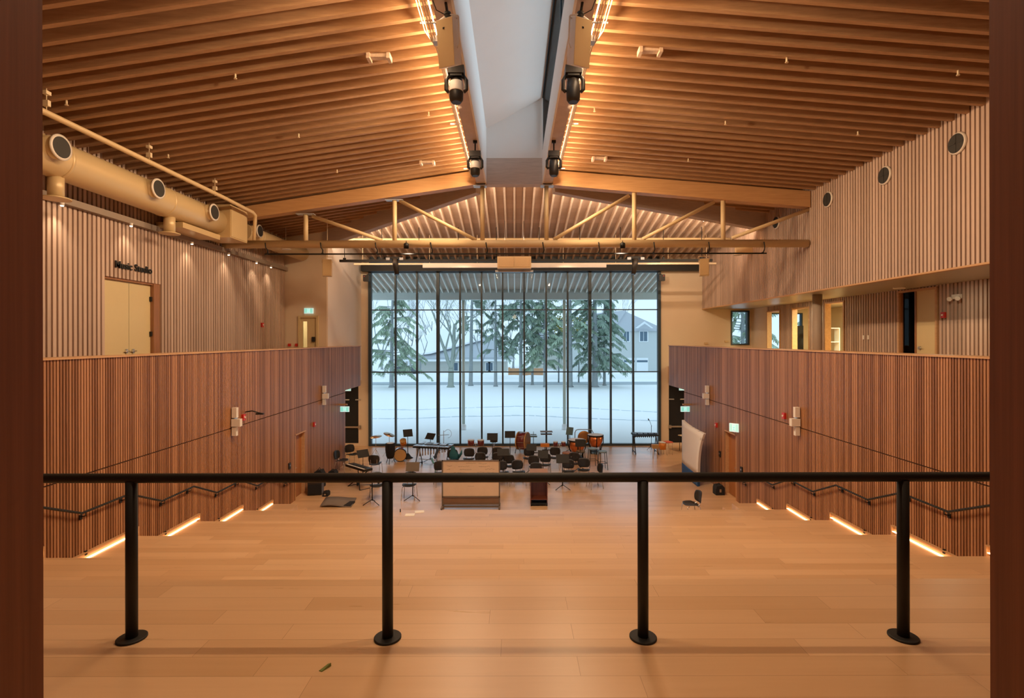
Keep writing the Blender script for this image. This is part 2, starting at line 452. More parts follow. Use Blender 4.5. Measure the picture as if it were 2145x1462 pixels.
# corridor wall on the right, with its openings
OPEN = [(23.20, 24.30, 6.55), (20.90, 22.10, 6.55), (18.70, 19.75, 6.62), (14.60, 15.97, 6.70)]
def cutC(q):
    ys = sorted([(a, b, z) for a, b, z in OPEN])
    if q == 'back':
        mb = MB(); y = 1.5
        for a, b, z in ys:
            mb.box(XC, XC+0.15, y, a-0.06, CZF, 6.8); mb.box(XC, XC+0.15, a-0.06, b+0.06, z+0.06, 6.8); y = b+0.06
        mb.box(XC, XC+0.15, y, 26.0, CZF, 6.8); return mb
    for a, b, z in ys:
        if a-0.06 < q < b+0.06: return [(z+0.06, 6.8)]
    if q > 24.3: return []
    return [(CZF, 6.8)]
slat_wall('wall_right', XC, -1, 1.5, 26.0, CZF, 6.8, LSP, 0.078, 0.035, M['ash'], M['ash_back'], cutC)
for a, b, z in OPEN:
    mb = MB()
    mb.box(XC-0.06, XC+0.16, a-0.06, a, CZF, z+0.06).box(XC-0.06, XC+0.16, b, b+0.06, CZF, z+0.06).box(XC-0.06, XC+0.16, a, b, z, z+0.06)
    struct('trim_opening', mb, M['oak_trim'])
struct('wall_right', MB().box(XC-0.04, XC, 24.36, 26.0, CZF, 6.8), M['plaster'])
# the office behind the openings
struct('wall_office', MB().box(15.45, 15.6, 16.6, 26.0, CZF, 6.8), M['plaster'])
struct('wall_office', MB().box(XC+0.15, 15.45, 16.5, 16.6, CZF, 6.8), M['plaster'])
struct('wall_office', MB().box(XC+0.15, 15.6, 13.9, 14.0, CZF, 6.8).box(15.45, 15.6, 14.0, 16.5, CZF, 6.8), M['plaster'])

# --- wall behind the left corridor and white wall beside the window
XW = -7.66
struct('wall_end', MB().box(XL, -8.77, 21.2, 21.35, CZF, 9.7).box(-8.0, XW, 21.2, 21.35, CZF, 9.7).box(-8.77, -8.0, 21.2, 21.35, 6.25, 9.7), M['plaster'])
struct('wall_end', MB().box(XW-0.15, XW, 21.35, 26.0, 3.3, 10.2), M['white'])
# --- back wall pieces in the window plane
WY = 26.0
WX0, WX1, WZ1 = -7.14, 7.14, 8.64
struct('wall_back', MB().box(XW-0.15, WX0-0.14, WY, WY+0.25, 0, 9.7), M['plaster'])
struct('wall_back', MB().box(WX1+0.14, 7.70, WY, WY+0.25, 0, 9.7).box(7.70, 10.80, WY, WY+0.25, 3.3, 9.7)
       .box(11.72, 12.3, WY, WY+0.25, CZF, 6.8).box(10.80, 11.72, WY, WY+0.25, 3.3, 5.0).box(10.8, 11.72, WY, WY+0.25, 6.72, 6.8)
       .box(12.3, 14.4, WY, WY+0.25, CZF, 4.7).box(12.3, 14.4, WY, WY+0.25, 6.6, 6.8).box(14.4, 15.6, WY, WY+0.25, CZF, 6.8), M['plaster'])
struct('wall_back', MB().box(WX0-0.14, WX1+0.14, WY, WY+0.25, WZ1, 9.7), M['frame'])
# side wings under the corridors
for s in (-1, 1):
    struct('wall_wing', MB().box(s*9.35, s*9.5, 20.0, 26.0, 0, 3.2), M['plaster'])
    struct('wall_wing', MB().box(s*(W+0.2), s*9.5, 19.9, 20.0, 0, 3.2), M['plaster'])
    struct('ceiling', MB().box(s*(W+0.42), s*9.5, 20.0, 26.0, 3.14, 3.25), M['plaster'])
    struct('wall_wing', MB().box(s*7.70 if s > 0 else XW-0.15, s*9.5, WY, WY+0.25, 0, 0.13).box(s*9.2, s*9.5, WY, WY+0.25, 0.13, 3.2), M['plaster'])
    area('wing_lamp', (s*8.9, 23.4, 3.13), (0,0,0), 0.3, 0.3, 45, WARM2)

# --- end wall behind the camera with the opening the photo is taken through
OY = 1.55
struct('wall_front', MB().box(-12, -1.405, 1.2, OY, TZ, 11.0), M['jamb'])
struct('wall_front', MB().box(1.415, 12, 1.2, OY, TZ, 11.0), M['jamb'])
struct('wall_front', MB().box(-1.405, 1.415, 1.2, OY, 8.2, 11.0), M['jamb'])
struct('wall_foyer', MB().box(-4.1, -4.0, -3.5, 1.2, TZ, 8.2).box(4.0, 4.1, -3.5, 1.2, TZ, 8.2).box(-4.1, 4.1, -3.6, -3.5, TZ, 8.2), M['plaster'])
struct('ceiling', MB().box(-4.1, 4.1, -3.6, 1.2, 8.2, 8.35), M['white'])
point('foyer_lamp', (0, -1.2, 7.6), 45, WARM2, 0.2)

# --- roof
def zl(x): return 10.62 - 0.149*(abs(x)-1.2)
def zr(x): return 10.62 - 0.0825*(x-1.2)
JP, JW, JH = 0.363, 0.085, 0.30
ceil = thing('ceiling', None, None, (0, 10, 10), 0, None, 'structure')
def slab(mb, xa, xb, y0, y1, fz, h0, h1):
    if xa > xb: xa, xb = xb, xa
    P = [(xa,y0,fz(xa)+h0),(xb,y0,fz(xb)+h0),(xb,y1,fz(xb)+h0),(xa,y1,fz(xa)+h0),
         (xa,y0,fz(xa)+h1),(xb,y0,fz(xb)+h1),(xb,y1,fz(xb)+h1),(xa,y1,fz(xa)+h1)]
    return mb.quadbox(P)
mb = MB()
slab(mb, -9.5, -1.2, 1.5, 21.3, zl, JH, JH+0.12)
slab(mb, 1.2, 9.5, 1.5, 20.0, zr, JH, JH+0.12)
mb.build('deck', M['deck'], ceil, True)
n = 0; y = 4.2
while y < 16.25:
    for s in (-1, 1):
        xw = 9.37 if s < 0 else 9.36
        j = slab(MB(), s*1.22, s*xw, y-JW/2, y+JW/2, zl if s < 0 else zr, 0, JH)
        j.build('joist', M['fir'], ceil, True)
    y += JP
HIP_R = ((1.3, 17.3), (9.4, 19.6)); HIP_L = ((-1.2, 17.3), (-7.7, 21.2))
y = 16.95
while y < 21.1:
    t = (y-17.3)/(21.2-17.3); xh = min(-1.3, -1.2-6.5*max(t, 0)-0.3)
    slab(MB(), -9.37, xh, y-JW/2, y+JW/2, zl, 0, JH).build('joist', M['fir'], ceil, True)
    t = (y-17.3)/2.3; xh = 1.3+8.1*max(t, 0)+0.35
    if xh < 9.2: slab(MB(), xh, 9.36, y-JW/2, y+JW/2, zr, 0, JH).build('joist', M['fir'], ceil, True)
    y += JP
# hip end over the stage: joists run towards the window
def zh(y): return 14.44-0.2*y
hip = thing('ceiling', None, None, (0, 22, 10), 0, None, 'structure')
def yslab(mb, x0, x1, ya, yb, h0, h1):
    return mb.quadbox([(x0,ya,zh(ya)+h0),(x1,ya,zh(ya)+h0),(x1,yb,zh(yb)+h0),(x0,yb,zh(yb)+h0),
                       (x0,ya,zh(ya)+h1),(x1,ya,zh(ya)+h1),(x1,yb,zh(yb)+h1),(x0,yb,zh(yb)+h1)])
yslab(MB(), -7.8, 9.5, 16.7, 26.0, 0.2, 0.34).build('deck', M['deck_far'], hip, True)
for k in range(-20, 26):
    x = k*JP
    if x < -1.2: ys = 17.3+(-x-1.2)/6.5*3.9+0.35
    elif x > 1.3: ys = 17.3+(x-1.3)/8.1*2.3+0.35
    else: ys = 17.6
    if x < -7.6 or x > 9.3: continue
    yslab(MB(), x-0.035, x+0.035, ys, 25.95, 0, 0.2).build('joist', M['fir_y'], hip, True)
# hip beams and the main cross beam
def skew(mb, A, B, za0, za1, zb0, zb1, th):
    A = Vector(A+(0,)); B = Vector(B+(0,)); d = (B-A).normalized(); p = Vector((-d.y, d.x, 0))*th/2
    P = [A-p, B-p, B+p, A+p]
    zz0 = [za0, zb0, zb0, za0]; zz1 = [za1, zb1, zb1, za1]
    return mb.quadbox([(q.x, q.y, z) for q, z in zip(P, zz0)]+[(q.x, q.y, z) for q, z in zip(P, zz1)])
tag(skew(MB(), HIP_L[0], HIP_L[1], 10.15, 10.85, 9.10, 9.75, 0.28).build('hip_beam', M['glulam_grey']),
    'pale grey timber hip beam sloping down to the left behind the truss', 'roof beam')
tag(skew(MB(), HIP_R[0], HIP_R[1], 10.17, 10.85, 9.38, 10.0, 0.28).build('hip_beam', M['glulam_grey']),
    'pale grey timber hip beam sloping down to the right behind the truss', 'roof beam')
def beam(pts0, pts1, y0, y1):   # bottom and top points (x, z)
    (xa, za), (xb, zb) = pts0; (xc, zc), (xd, zd) = pts1
    return MB().quadbox([(xa,y0,za),(xb,y0,zb),(xb,y1,zb),(xa,y1,za),(xc,y0,zc),(xd,y0,zd),(xd,y1,zd),(xc,y1,zc)])
BY0, BY1 = 16.40, 16.72
tag(beam(((-9.33, 9.00), (-1.22, 10.19)), ((-9.33, 9.38), (-1.22, 10.63)), BY0, BY1).build('cross_beam', M['glulam']),
    'large orange timber cross beam left of the skylight above the steel truss', 'roof beam')
tag(beam(((1.22, 10.17), (9.33, 9.46)), ((1.22, 10.63), (9.33, 9.96)), BY0, BY1).build('cross_beam', M['glulam']),
    'large orange timber cross beam right of the skylight above the steel truss', 'roof beam')
for s in (-1, 1):
    tag(MB().box(s*0.92, s*1.2, 1.56, 16.72, 10.23, 11.0).build('ridge_beam', M['glulam_grey']),
        'long timber ridge beam along the %s edge of the skylight' % ('left' if s < 0 else 'right'), 'roof beam')
tag(MB().box(-0.88, 0.88, BY0, BY1, 10.19, 11.02).build('skylight_header', M['glulam_grey']),
    'short timber header closing the far end of the skylight shaft', 'roof beam')
# skylight shaft: white lining, sloping white ceiling, one long strip of glass on the right
sh = MB().box(-0.92, -0.88, 1.56, 16.4, 10.23, 11.95).box(0.88, 0.92, 1.56, 16.4, 10.23, 11.22).box(0.88, 0.92, 16.3, 16.4, 11.22, 12.95)
sh.quadbox([(-0.92,1.5,11.92),(0.92,1.5,12.92),(0.92,16.72,12.92),(-0.92,16.72,11.92),(-0.92,1.5,12.02),(0.92,1.5,13.02),(0.92,16.72,13.02),(-0.92,16.72,12.02)])
sh.quadbox([(-0.92,16.4,11.02),(0.92,16.4,11.02),(0.92,16.6,11.02),(-0.92,16.6,11.02),(-0.92,16.4,11.97),(0.92,16.4,12.97),(0.92,16.6,12.97),(-0.92,16.6,11.97)])
sh.quadbox([(-0.92,1.5,10.2),(0.92,1.5,10.2),(0.92,1.56,10.2),(-0.92,1.56,10.2),(-0.92,1.5,11.97),(0.92,1.5,12.97),(0.92,1.56,12.97),(-0.92,1.56,11.97)])
struct('ceiling', sh, M['white'])
sk = struct('window_skylight', MB().box(0.88, 0.92, 1.56, 16.3, 11.22, 11.27).box(0.88, 0.92, 1.56, 16.3, 12.86, 12.92)
            .box(0.88, 0.92, 5.0, 5.05, 11.27, 12.86).box(0.88, 0.92, 9.9, 9.95, 11.27, 12.86), M['frame'])
MB().box(0.895, 0.905, 1.56, 16.3, 11.27, 12.86).build('pane', M['glass'], sk, True)
struct('ceiling', MB().box(-1.2, -0.92, 1.5, 17.0, 11.0, 11.3).box(0.92, 1.2, 1.5, 17.0, 10.95, 11.2), M['deck'])
struct('ceiling', MB().box(-1.4, 1.4, 16.72, 17.6, 11.0, 11.3), M['deck'])

# --- stage window
win = struct('window_1', MB().box(WX0-0.14, WX0, WY-0.12, WY+0.12, 0, WZ1+0.12).box(WX1, WX1+0.14, WY-0.12, WY+0.12, 0, WZ1+0.12)
             .box(WX0, WX1, WY-0.12, WY+0.12, WZ1, WZ1+0.12).box(WX0, WX1, WY-0.1, WY+0.1, 0.0, 0.10), M['frame'])
MULL = [829, 874, 918, 964, 1009, 1053, 1098, 1144, 1189, 1235, 1279, 1326]
xs = [WX0] + [(m-CX)/F*WY for m in MULL] + [WX1]
for m_, x in zip(MULL, xs[1:-1]):
    t = 0.075 if m_ in (918, 1235) else 0.04
    MB().box(x-t, x+t, WY-0.16 if t > 0.05 else WY-0.1, WY+0.1, 0.1, WZ1).build('mullion', M['frame'], win, True)
zt = [CZ-(649-CY)/F*WY, CZ-(779-CY)/F*WY]
for z in zt:
    MB().box(WX0, WX1, WY-0.05, WY+0.05, z-0.025, z+0.025).build('transom', M['frame'], win, True)
for a, b in zip(xs[:-1], xs[1:]):
    MB().box(a+0.03, b-0.03, WY-0.012, WY+0.012, 0.1, WZ1).build('pane', M['glass'], win, True)
# corner window of the right corridor and the office window
w2 = struct('window_2', MB().box(10.80, 10.86, WY-0.05, WY+0.2, 5.0, 6.72).box(11.62, 11.72, WY-0.05, WY+0.2, 5.0, 6.72)
            .box(10.86, 11.62, WY-0.05, WY+0.2, 5.0, 5.07).box(10.86, 11.62, WY-0.05, WY+0.2, 6.65, 6.72), M['frame'])
MB().box(10.86, 11.62, WY+0.05, WY+0.07, 5.07, 6.65).build('pane', M['glass'], w2, True)
w3 = struct('window_3', MB().box(12.3, 12.36, WY, WY+0.2, 4.7, 6.6).box(14.34, 14.4, WY, WY+0.2, 4.7, 6.6)
            .box(12.36, 14.34, WY, WY+0.2, 4.7, 4.76).box(12.36, 14.34, WY, WY+0.2, 6.54, 6.6), M['frame'])
MB().box(12.36, 14.34, WY+0.08, WY+0.1, 4.76, 6.54).build('pane', M['glass'], w3, True)

# ================================================================= DOORS
d = struct('door_1', MB().box(-9.52, -9.36, 13.50, 13.72, CZF, 6.77).box(-9.52, -9.38, 11.86, 11.90, CZF, 6.77).box(-9.52, -9.38, 11.90, 13.50, 6.72, 6.77), M['cedar_x'])
for a, b in ((11.90, 12.74), (12.76, 13.56)):
    lf = MB().box(-9.50, -9.45, a, b, CZF+0.01, 6.72).build('leaf', M['door_cream'], d, True)
    yb = b-0.10 if a < 12 else a+0.10
    MB().box(-9.45, -9.41, yb-0.02, yb+0.02, 4.98, 5.08).tube((-9.40, yb-0.08, 5.03), (-9.40, yb+0.08, 5.03), 0.012).build('handle', M['steel'], lf, True)
for z in (4.6, 5.4, 6.3):
    MB().box(-9.45, -9.40, 13.46, 13.51, z, z+0.12).build('hinge', M['black'], d, True)
# end door of the left corridor with a tall lit pane and the stair behind it
d = struct('door_2', MB().box(-8.79, -8.71, 21.12, 21.3, CZF, 6.28).box(-8.06, -7.98, 21.12, 21.3, CZF, 6.28).box(-8.71, -8.06, 21.12, 21.3, 6.2, 6.28), M['door_cream'])
MB().box(-8.71, -8.62, 21.2, 21.25, CZF, 6.2).box(-8.45, -8.06, 21.2, 21.25, CZF, 6.2).box(-8.62, -8.45, 21.2, 21.25, CZF, 4.5).box(-8.62, -8.45, 21.2, 21.25, 6.05, 6.2).build('leaf', M['door_cream'], d, True)
MB().box(-8.62, -8.45, 21.22, 21.23, 4.5, 6.05).build('pane', M['glass'], d, True)
struct('wall_stair', MB().box(-9.3, -7.85, 23.5, 23.6, CZF, 6.9).box(-9.4, -9.3, 21.35, 23.6, CZF, 6.9).box(-9.4, -7.85, 21.35, 23.6, 6.9, 7.0).box(-9.4, -7.85, 21.35, 23.6, CZF-0.1, CZF), M['plaster'])
# lower oak doors in the red walls
for s, (a, b, z) in ((-1, dL), (1, dR)):
    d = struct('door_3' if s < 0 else 'door_4', MB().box(s*(W+0.0), s*(W+0.2), a, a+0.04, 0, z).box(s*(W+0.0), s*(W+0.2), b-0.04, b, 0, z).box(s*(W-0.03), s*(W+0.2), a, b, z-0.03, z), M['oak_trim'])
    lf = MB().box(s*(W+0.12), s*(W+0.17), a+0.04, b-0.04, 0.01, z-0.03).build('leaf', M['door_oak'], d, True)
    MB().box(s*(W+0.08), s*(W+0.12), a+0.10, a+0.14, 0.92, 1.1).tube((s*(W+0.07), a+0.1, 1.02), (s*(W+0.07), a+0.25, 1.02), 0.012).build('handle', M['steel'], lf, True)
# black doors with push bars beside the window
for s in (-1, 1):
    d = struct('door_5' if s < 0 else 'door_6', MB().box(s*7.68, s*9.2, WY+0.02, WY+0.1, 0.13, 3.2), M['blackmatte'])
    MB().box(s*7.72, s*8.7, WY-0.06, WY+0.0, 0.90, 0.98).box(s*7.70, s*7.80, WY-0.10, WY+0.02, 0.86, 1.02).build('push_bar', M['steel'], d, True)
    MB().box(s*7.70, s*7.95, WY-0.05, WY+0.02, 2.28, 2.33).box(s*8.25, s*8.5, WY-0.05, WY+0.02, 2.28, 2.33).build('door_closer', M['steel'], d, True)
# right corridor: dark glass leaf and cream door
d = struct('door_7', MB().box(XC+0.0, XC+0.08, 15.36, 15.42, CZF, 6.70).box(XC+0.0, XC+0.1, 15.90, 15.97, CZF, 6.70), M['cedar_x'])
MB().box(XC+0.03, XC+0.05, 15.42, 15.90, CZF, 6.70).build('pane', M['glass_dark'], d, True)
lf = MB().box(XC+0.02, XC+0.07, 14.60, 15.36, CZF, 6.70).build('leaf', M['door_cream'], d, True)
MB().box(XC-0.04, XC+0.02, 15.20, 15.24, 4.98, 5.08).tube((XC-0.05, 15.10, 5.03), (XC-0.05, 15.24, 5.03), 0.012).build('handle', M['steel'], lf, True)

# ================================================================= OUTSIDE
struct('ground_snow', MB().box(-160, 160, WY+0.25, 320, -0.7, -0.2), M['snow'])
can = thing('canopy_roof', None, None, (0, 29, 8.5), 0, None, 'structure')
yslab(MB(), -11, 11, WY+0.3, 31.7, 0.2, 0.34).build('deck', M['deck_far'], can, True)
M['joist_out'] = plain('pale_outdoor_joist', (0.70, 0.68, 0.62), 0.6)
for k in range(-26, 27):
    x = k*JP
    yslab(MB(), x-0.035, x+0.035, WY+0.35, 31.6, 0, 0.2).build('joist', M['joist_out'], can, True)
MB().box(-11, 11, 31.6, 31.95, 7.72, 8.12).box(-11, 11, 31.55, 31.98, 8.12, 8.35).build('edge_beam', plain('pale_fascia', (0.66, 0.73, 0.71), 0.6), can, True)
M['post'] = plain('grey_green_steel_post', (0.55, 0.58, 0.50), 0.5)
for x, wh in ((-3.13, 'left'), (3.03, 'right')):
    r = thing('canopy_post', 'tall pale round steel post under the outdoor canopy, the %s one of the two' % wh, 'post', (x, 31.75, -0.2))
    MB().tube((0,0,0.3), (0,0,7.9), 0.095, n=16).build('shaft', M['post'], r)
    MB().lathe((0,0,0), [(0.17,0),(0.17,0.28),(0.10,0.36)], 16).build('footing', M['snow'], r)
# snow drifts, road and tracks
struct('ground_road', MB().box(-60, 60, 63, 67, -0.199, -0.17), plain('slushy_road', (0.40, 0.46, 0.50), 0.8, scale=0.6, var=0.15))
mb = MB()
for (pts) in ([(-12,41.0),(-8,40.5),(-5,41.5),(0,42.6),(6,41.2),(12,38.5)], [(-12,36.4),(-8,36.0),(-4,37.0),(1,37.5),(5,36.0),(12,34.3)]):
    for i in range(len(pts)-1):
        (xa, ya), (xb, yb) = pts[i], pts[i+1]
        nseg = 8
        for q in range(nseg):
            t0, t1 = q/nseg, (q+random.uniform(0.8, 1.0))/nseg
            xa_, ya_ = xa+(xb-xa)*t0, ya+(yb-ya)*t0+random.uniform(-.08,.08); xb_, yb_ = xa+(xb-xa)*t1, ya+(yb-ya)*t1
            wd = random.uniform(0.18, 0.42)
            mb.quadbox([(xa_,ya_,-0.201),(xb_,yb_,-0.201),(xb_,yb_+wd,-0.201),(xa_,ya_+wd,-0.201),(xa_,ya_,-0.19),(xb_,yb_,-0.19),(xb_,yb_+wd,-0.19),(xa_,ya_+wd,-0.19)])
o = mb.build('wheel_tracks', plain('packed_wet_snow', (0.56, 0.64, 0.70), 0.7)); o['kind'] = 'structure'
rnd = random.Random(3)
P = []
for i in range(61):
    row = []
    for j in range(5):
        h = [0, 0.5, 0.7, 0.5, 0][j]*(0.6+0.8*rnd.random())
        row.append((-60+2*i, 71+j*0.8, -0.25+h))
    P.append(row)
tag(MB().grid(P).build('snow_bank', M['snow']), 'long low snow bank piled along the far side of the road', 'snow bank')

M['bark'] = plain('grey_bark', (0.34, 0.37, 0.38), 0.9, scale=10, var=0.25)  # bark lightened, distant haze put into the colour
M['bark2'] = plain('greenish_bark', (0.33, 0.37, 0.33), 0.9, scale=10, var=0.25)
def foliage(name, c):
    m, nt, b = newmat(name)
    oi = N(nt, 'ShaderNodeNewGeometry'); no = N(nt, 'ShaderNodeTexNoise'); no.inputs['Scale'].default_value = 0.9; no.inputs['Detail'].default_value = 5
    nt.links.new(oi.outputs['Position'], no.inputs['Vector'])
    cr = N(nt, 'ShaderNodeValToRGB'); e = cr.color_ramp.elements
    e[0].position = 0.35; e[0].color = c+(1,); e[1].position = 0.65; e[1].color = tuple(x*1.8 for x in c)+(1,)
    nt.links.new(no.outputs['Fac'], cr.inputs[0]); nt.links.new(cr.outputs[0], b.inputs['Base Color'])
    b.inputs['Roughness'].default_value = 0.9; b.inputs['Specular IOR Level'].default_value = 0.1; return m
M['needles'] = foliage('spruce_needles', (0.25, 0.32, 0.26))  # needles lightened, haze and glare put into the colour
M['needles2'] = foliage('pine_needles', (0.30, 0.37, 0.28))
M['needles_y'] = foliage('yellowed_leaves', (0.28, 0.26, 0.06))
def conifer(base, H, r0, z0, nb, spread, label, mat, lean=0, seed=1, gap=0.35):
    rn = random.Random(seed)
    root = thing('conifer_tree', label, 'tree', base, 0, 'trees beyond the snowy lawn')
    MB().path([(0,0,0),(0,0,0.25),(lean*0.3,0,H*0.4),(lean,0,H)], [r0*1.5, r0, r0*0.75, r0*0.15], 10).build('trunk', M['bark'], root)
    fol = MB(); br = MB()
    for i in range(nb):
        t = (i+rn.random())/nb
        z = z0+(H-z0)*t
        if rn.random() < gap*0.4: continue
        L = spread*(1-t)**0.7*(0.45+0.75*rn.random())+0.4
        a = rn.random()*2*PI; dx, dy = math.cos(a), math.sin(a)
        bx = lean*z/H
        p0 = Vector((bx, 0, z)); p1 = Vector((bx+dx*L*0.55, dy*L*0.55, z+0.05*L)); p2 = Vector((bx+dx*L, dy*L, z-0.28*L))
        br.path([p0, p1, p2], [0.05, 0.035, 0.012], 4, False)
        ns = int(12+L*10)
        for q in range(ns):
            u = (q+0.5)/ns
            if u < 0.18: continue
            c = p0.lerp(p1, u*2) if u < 0.5 else p1.lerp(p2, u*2-1)
            if rn.random() < 0.22: continue
            wdt = (0.20+0.34*rn.random())*(1-u*0.45)
            for sd in (-1, 1):
                tip = c+Vector((-dy*sd*wdt+dx*0.25, dx*sd*wdt+dy*0.25, -0.2-0.4*rn.random()))
                e = Vector((dx, dy, -0.1))*0.075
                fol.quad(c-e, c+e, tip+e*0.7, tip-e*0.5)
                c2 = c+Vector((0,0,-0.05)); tip2 = c+Vector((dx*0.2+rn.uniform(-.2,.2), dy*0.2+rn.uniform(-.2,.2), -0.15-0.35*rn.random()))
                fol.quad(c2-e*0.8, c2+e*0.8, tip2+e*0.3, tip2-e*0.3)
    br.build('branches', M['bark'], root); fol.build('foliage', mat, root)
    return root
def bare_tree(base, label, seed, forks, H=11, r0=0.3, mat='bark2', dep=5):
    rn = random.Random(seed)
    root = thing('bare_tree', label, 'tree', base, 0, 'trees beyond the snowy lawn')
    mb = MB(); tw = MB()
    def grow(p, dr, L, r, depth):
        pts = [p]; q = Vector(p); dd = Vector(dr)
        for i in range(4):
            dd = (dd+Vector((rn.uniform(-.12,.12), rn.uniform(-.12,.12), rn.uniform(-.02,.08)))).normalized(); q = q+dd*L/4; pts.append(q.copy())
        (mb if depth > 2 else tw).path(pts, [r*(1-0.11*i) for i in range(5)], 7 if depth > 2 else 4, False)
        if depth == 0: return
        for _ in range(3 if depth < 4 else 2):
            nd = (dd+Vector((rn.uniform(-.9,.9), rn.uniform(-.5,.5), rn.uniform(-.1,.5)))).normalized()
            grow(pts[rn.choice((2,3,4))], nd, L*rn.uniform(.55,.85), r*0.52, depth-1)
    mb.path([(0,0,0),(0,0,.3),(0.05,0,2.2)], [r0*1.5, r0, r0*0.9], 10, False)
    for dx, L, rr in forks:
        grow(Vector((0.05,0,2.2)), Vector((dx,0,1)).normalized(), L, r0*rr, dep)
    mb.build('trunk', M[mat], root); tw.build('branches', M[mat], root)
    return root
def at60(pxx, Y=60): return ((pxx-CX)/F*Y, Y, -0.22)
conifer(at60(820,60), 15, 0.26, 1.6, 90, 4.2, 'broad spruce behind the window at far left, beside a parked car', M['needles2'], 0.2, 11)
conifer(at60(986,62), 17, 0.24, 6.5, 46, 2.4, 'slim trunk with sparse high boughs just right of the forked bare tree', M['needles'], 0.3, 12, 0.8)
conifer(at60(1038,61), 16, 0.20, 4.0, 60, 2.6, 'thin dark conifer standing midway behind the window, left of the orange wall', M['needles'], 0, 13, 0.5)
conifer(at60(1091,60), 16, 0.22, 4.0, 80, 2.8, 'green conifer with a straight trunk in front of the orange wall', M['needles'], 0, 14)
conifer(at60(1115,63), 15, 0.16, 5.0, 55, 2.4, 'narrow conifer with the thinnest trunk behind the orange wall end', M['needles'], 0, 15)
conifer(at60(1141,60), 14, 0.16, 2.6, 80, 2.6, 'low-branched conifer left of the right-hand canopy post', M['needles2'], 0, 16)
conifer(at60(1194,60), 17, 0.30, 4.4, 70, 3.2, 'tall conifer directly right of the right-hand canopy post', M['needles2'], 0, 17)
conifer(at60(1246,60), 17, 0.36, 2.0, 120, 3.6, 'largest dark green spruce with drooping boughs left of the gabled house', M['needles'], 0, 18)
conifer(at60(1266,62), 13, 0.18, 2.2, 80, 2.8, 'smaller spruce tucked against the right side of the largest one', M['needles'], 0, 19)
conifer((22.8, 52, -0.2), 15, 0.25, 1.5, 130, 4.6, 'spruce filling the small corner window of the right corridor', M['needles2'], 0, 31)
conifer((33, 56, -0.2), 14, 0.25, 1.5, 90, 3.6, 'spruce seen through the narrow lit openings at right', M['needles2'], 0, 32)
bare_tree(at60(944,60), 'bare forked deciduous tree with a mossy trunk left of centre', 5, [(-0.5,4.2,0.7),(0.15,5.2,0.85),(0.5,3.6,0.4)], r0=0.34, dep=6)
bare_tree(at60(880,79), 'bare tree with fine twigs in front of the snowy bungalow roof', 9, [(-0.3,3.5,0.7),(0.4,3.2,0.6)], r0=0.16, mat='bark')
bare_tree(at60(1010,78), 'distant bare tree between two conifer trunks', 21, [(-0.3,4.2,0.7),(0.3,4.2,0.6)], r0=0.16, mat='bark')
bare_tree(at60(1170,80), 'distant bare tree beside the yellowed shrub', 23, [(-0.2,4.5,0.7),(0.35,3.8,0.6)], r0=0.16, mat='bark')
for i_, (a_, Y_) in enumerate(((800, 96), (855, 100), (905, 104), (960, 98), (1025, 102), (1075, 99), (1125, 104), (1205, 100), (1290, 106))):
    bare_tree(at60(a_, Y_), 'far bare tree in the misty row behind the houses, %s from the left' % ['first', 'second', 'third', 'fourth', 'fifth', 'sixth', 'seventh', 'eighth', 'last'][i_], 60+i_, [(-0.35,6.0,0.7),(0.3,6.0,0.7),(0.0,7.0,0.6)], r0=0.2, mat='bark')
rn = random.Random(44)
for i, (a, b) in enumerate(((1170, 677), (1212, 680))):
    p = px(a, b, 66); mb = MB()
    for _ in range(260):
        c = Vector((rn.gauss(0, .75), rn.gauss(0, .5), rn.gauss(0, .65))); u = Vector((rn.uniform(-1,1), rn.uniform(-1,1), rn.uniform(-1,1))).normalized()*0.16; v = u.orthogonal().normalized()*0.12
        mb.quad(c-u, c+v, c+u, c-v)
    root = thing('shrub_tree', 'patch of yellow leaves on a slim tree, %s of the pale trunk' % ('left' if i == 0 else 'right'), 'tree', (p.x, 66, -0.22))
    MB().path([(0,0,0),(0.1,0,p.z)], [0.1, 0.04], 6).build('trunk', M['bark'], root)
    o = mb.build('foliage', M['needles_y'], root); o.location = (0,0,p.z+0.2)
# buildings
M['siding'] = wood('beige_siding', (0.58, 0.58, 0.53), (0.66, 0.66, 0.61), (1, 1, 30), 0.8)
M['brick'] = plain('grey_brick_house', (0.58, 0.61, 0.60), 0.85, scale=12)
M['shingle'] = plain('grey_shingle', (0.46, 0.49, 0.53), 0.9, scale=20, var=0.2)
M['trimw'] = plain('white_house_trim', (0.85, 0.88, 0.9), 0.6)
M['paneblue'] = plain('dark_house_pane', (0.10, 0.16, 0.22), 0.1)
def hwin(root, x, y, z, ww, hh, split=1):
    f = MB().box(x-ww/2-0.12, x+ww/2+0.12, y-0.08, y, z-0.12, z+hh+0.12).build('window', M['trimw'], root, True)
    mb = MB()
    for i in range(split):
        a = x-ww/2+ww*i/split+0.04; mb.box(a, a+ww/split-0.08, y-0.1, y-0.07, z, z+hh)
    mb.build('pane', M['paneblue'], f, True)
Yb = 88.0
def hx(p): return (p-CX)/F*Yb
def hz(p): return CZ-(p-CY)/F*Yb
r = thing('bungalow', 'low beige bungalow with a wide snow-covered roof beyond the trees', 'house', (hx(950), Yb, -0.2))
MB().box(hx(842), hx(1062), Yb, Yb+10, -0.2, hz(754)).build('wall', M['siding'], r, True)
MB().prism([(hx(832), Yb-1.2, hz(752)), (hx(1075), Yb-1.2, hz(752)), (hx(1040), Yb+5, hz(708)), (hx(900), Yb+5, hz(697))], (0,0,0.35)).build('roof', M['shingle'], r, True)
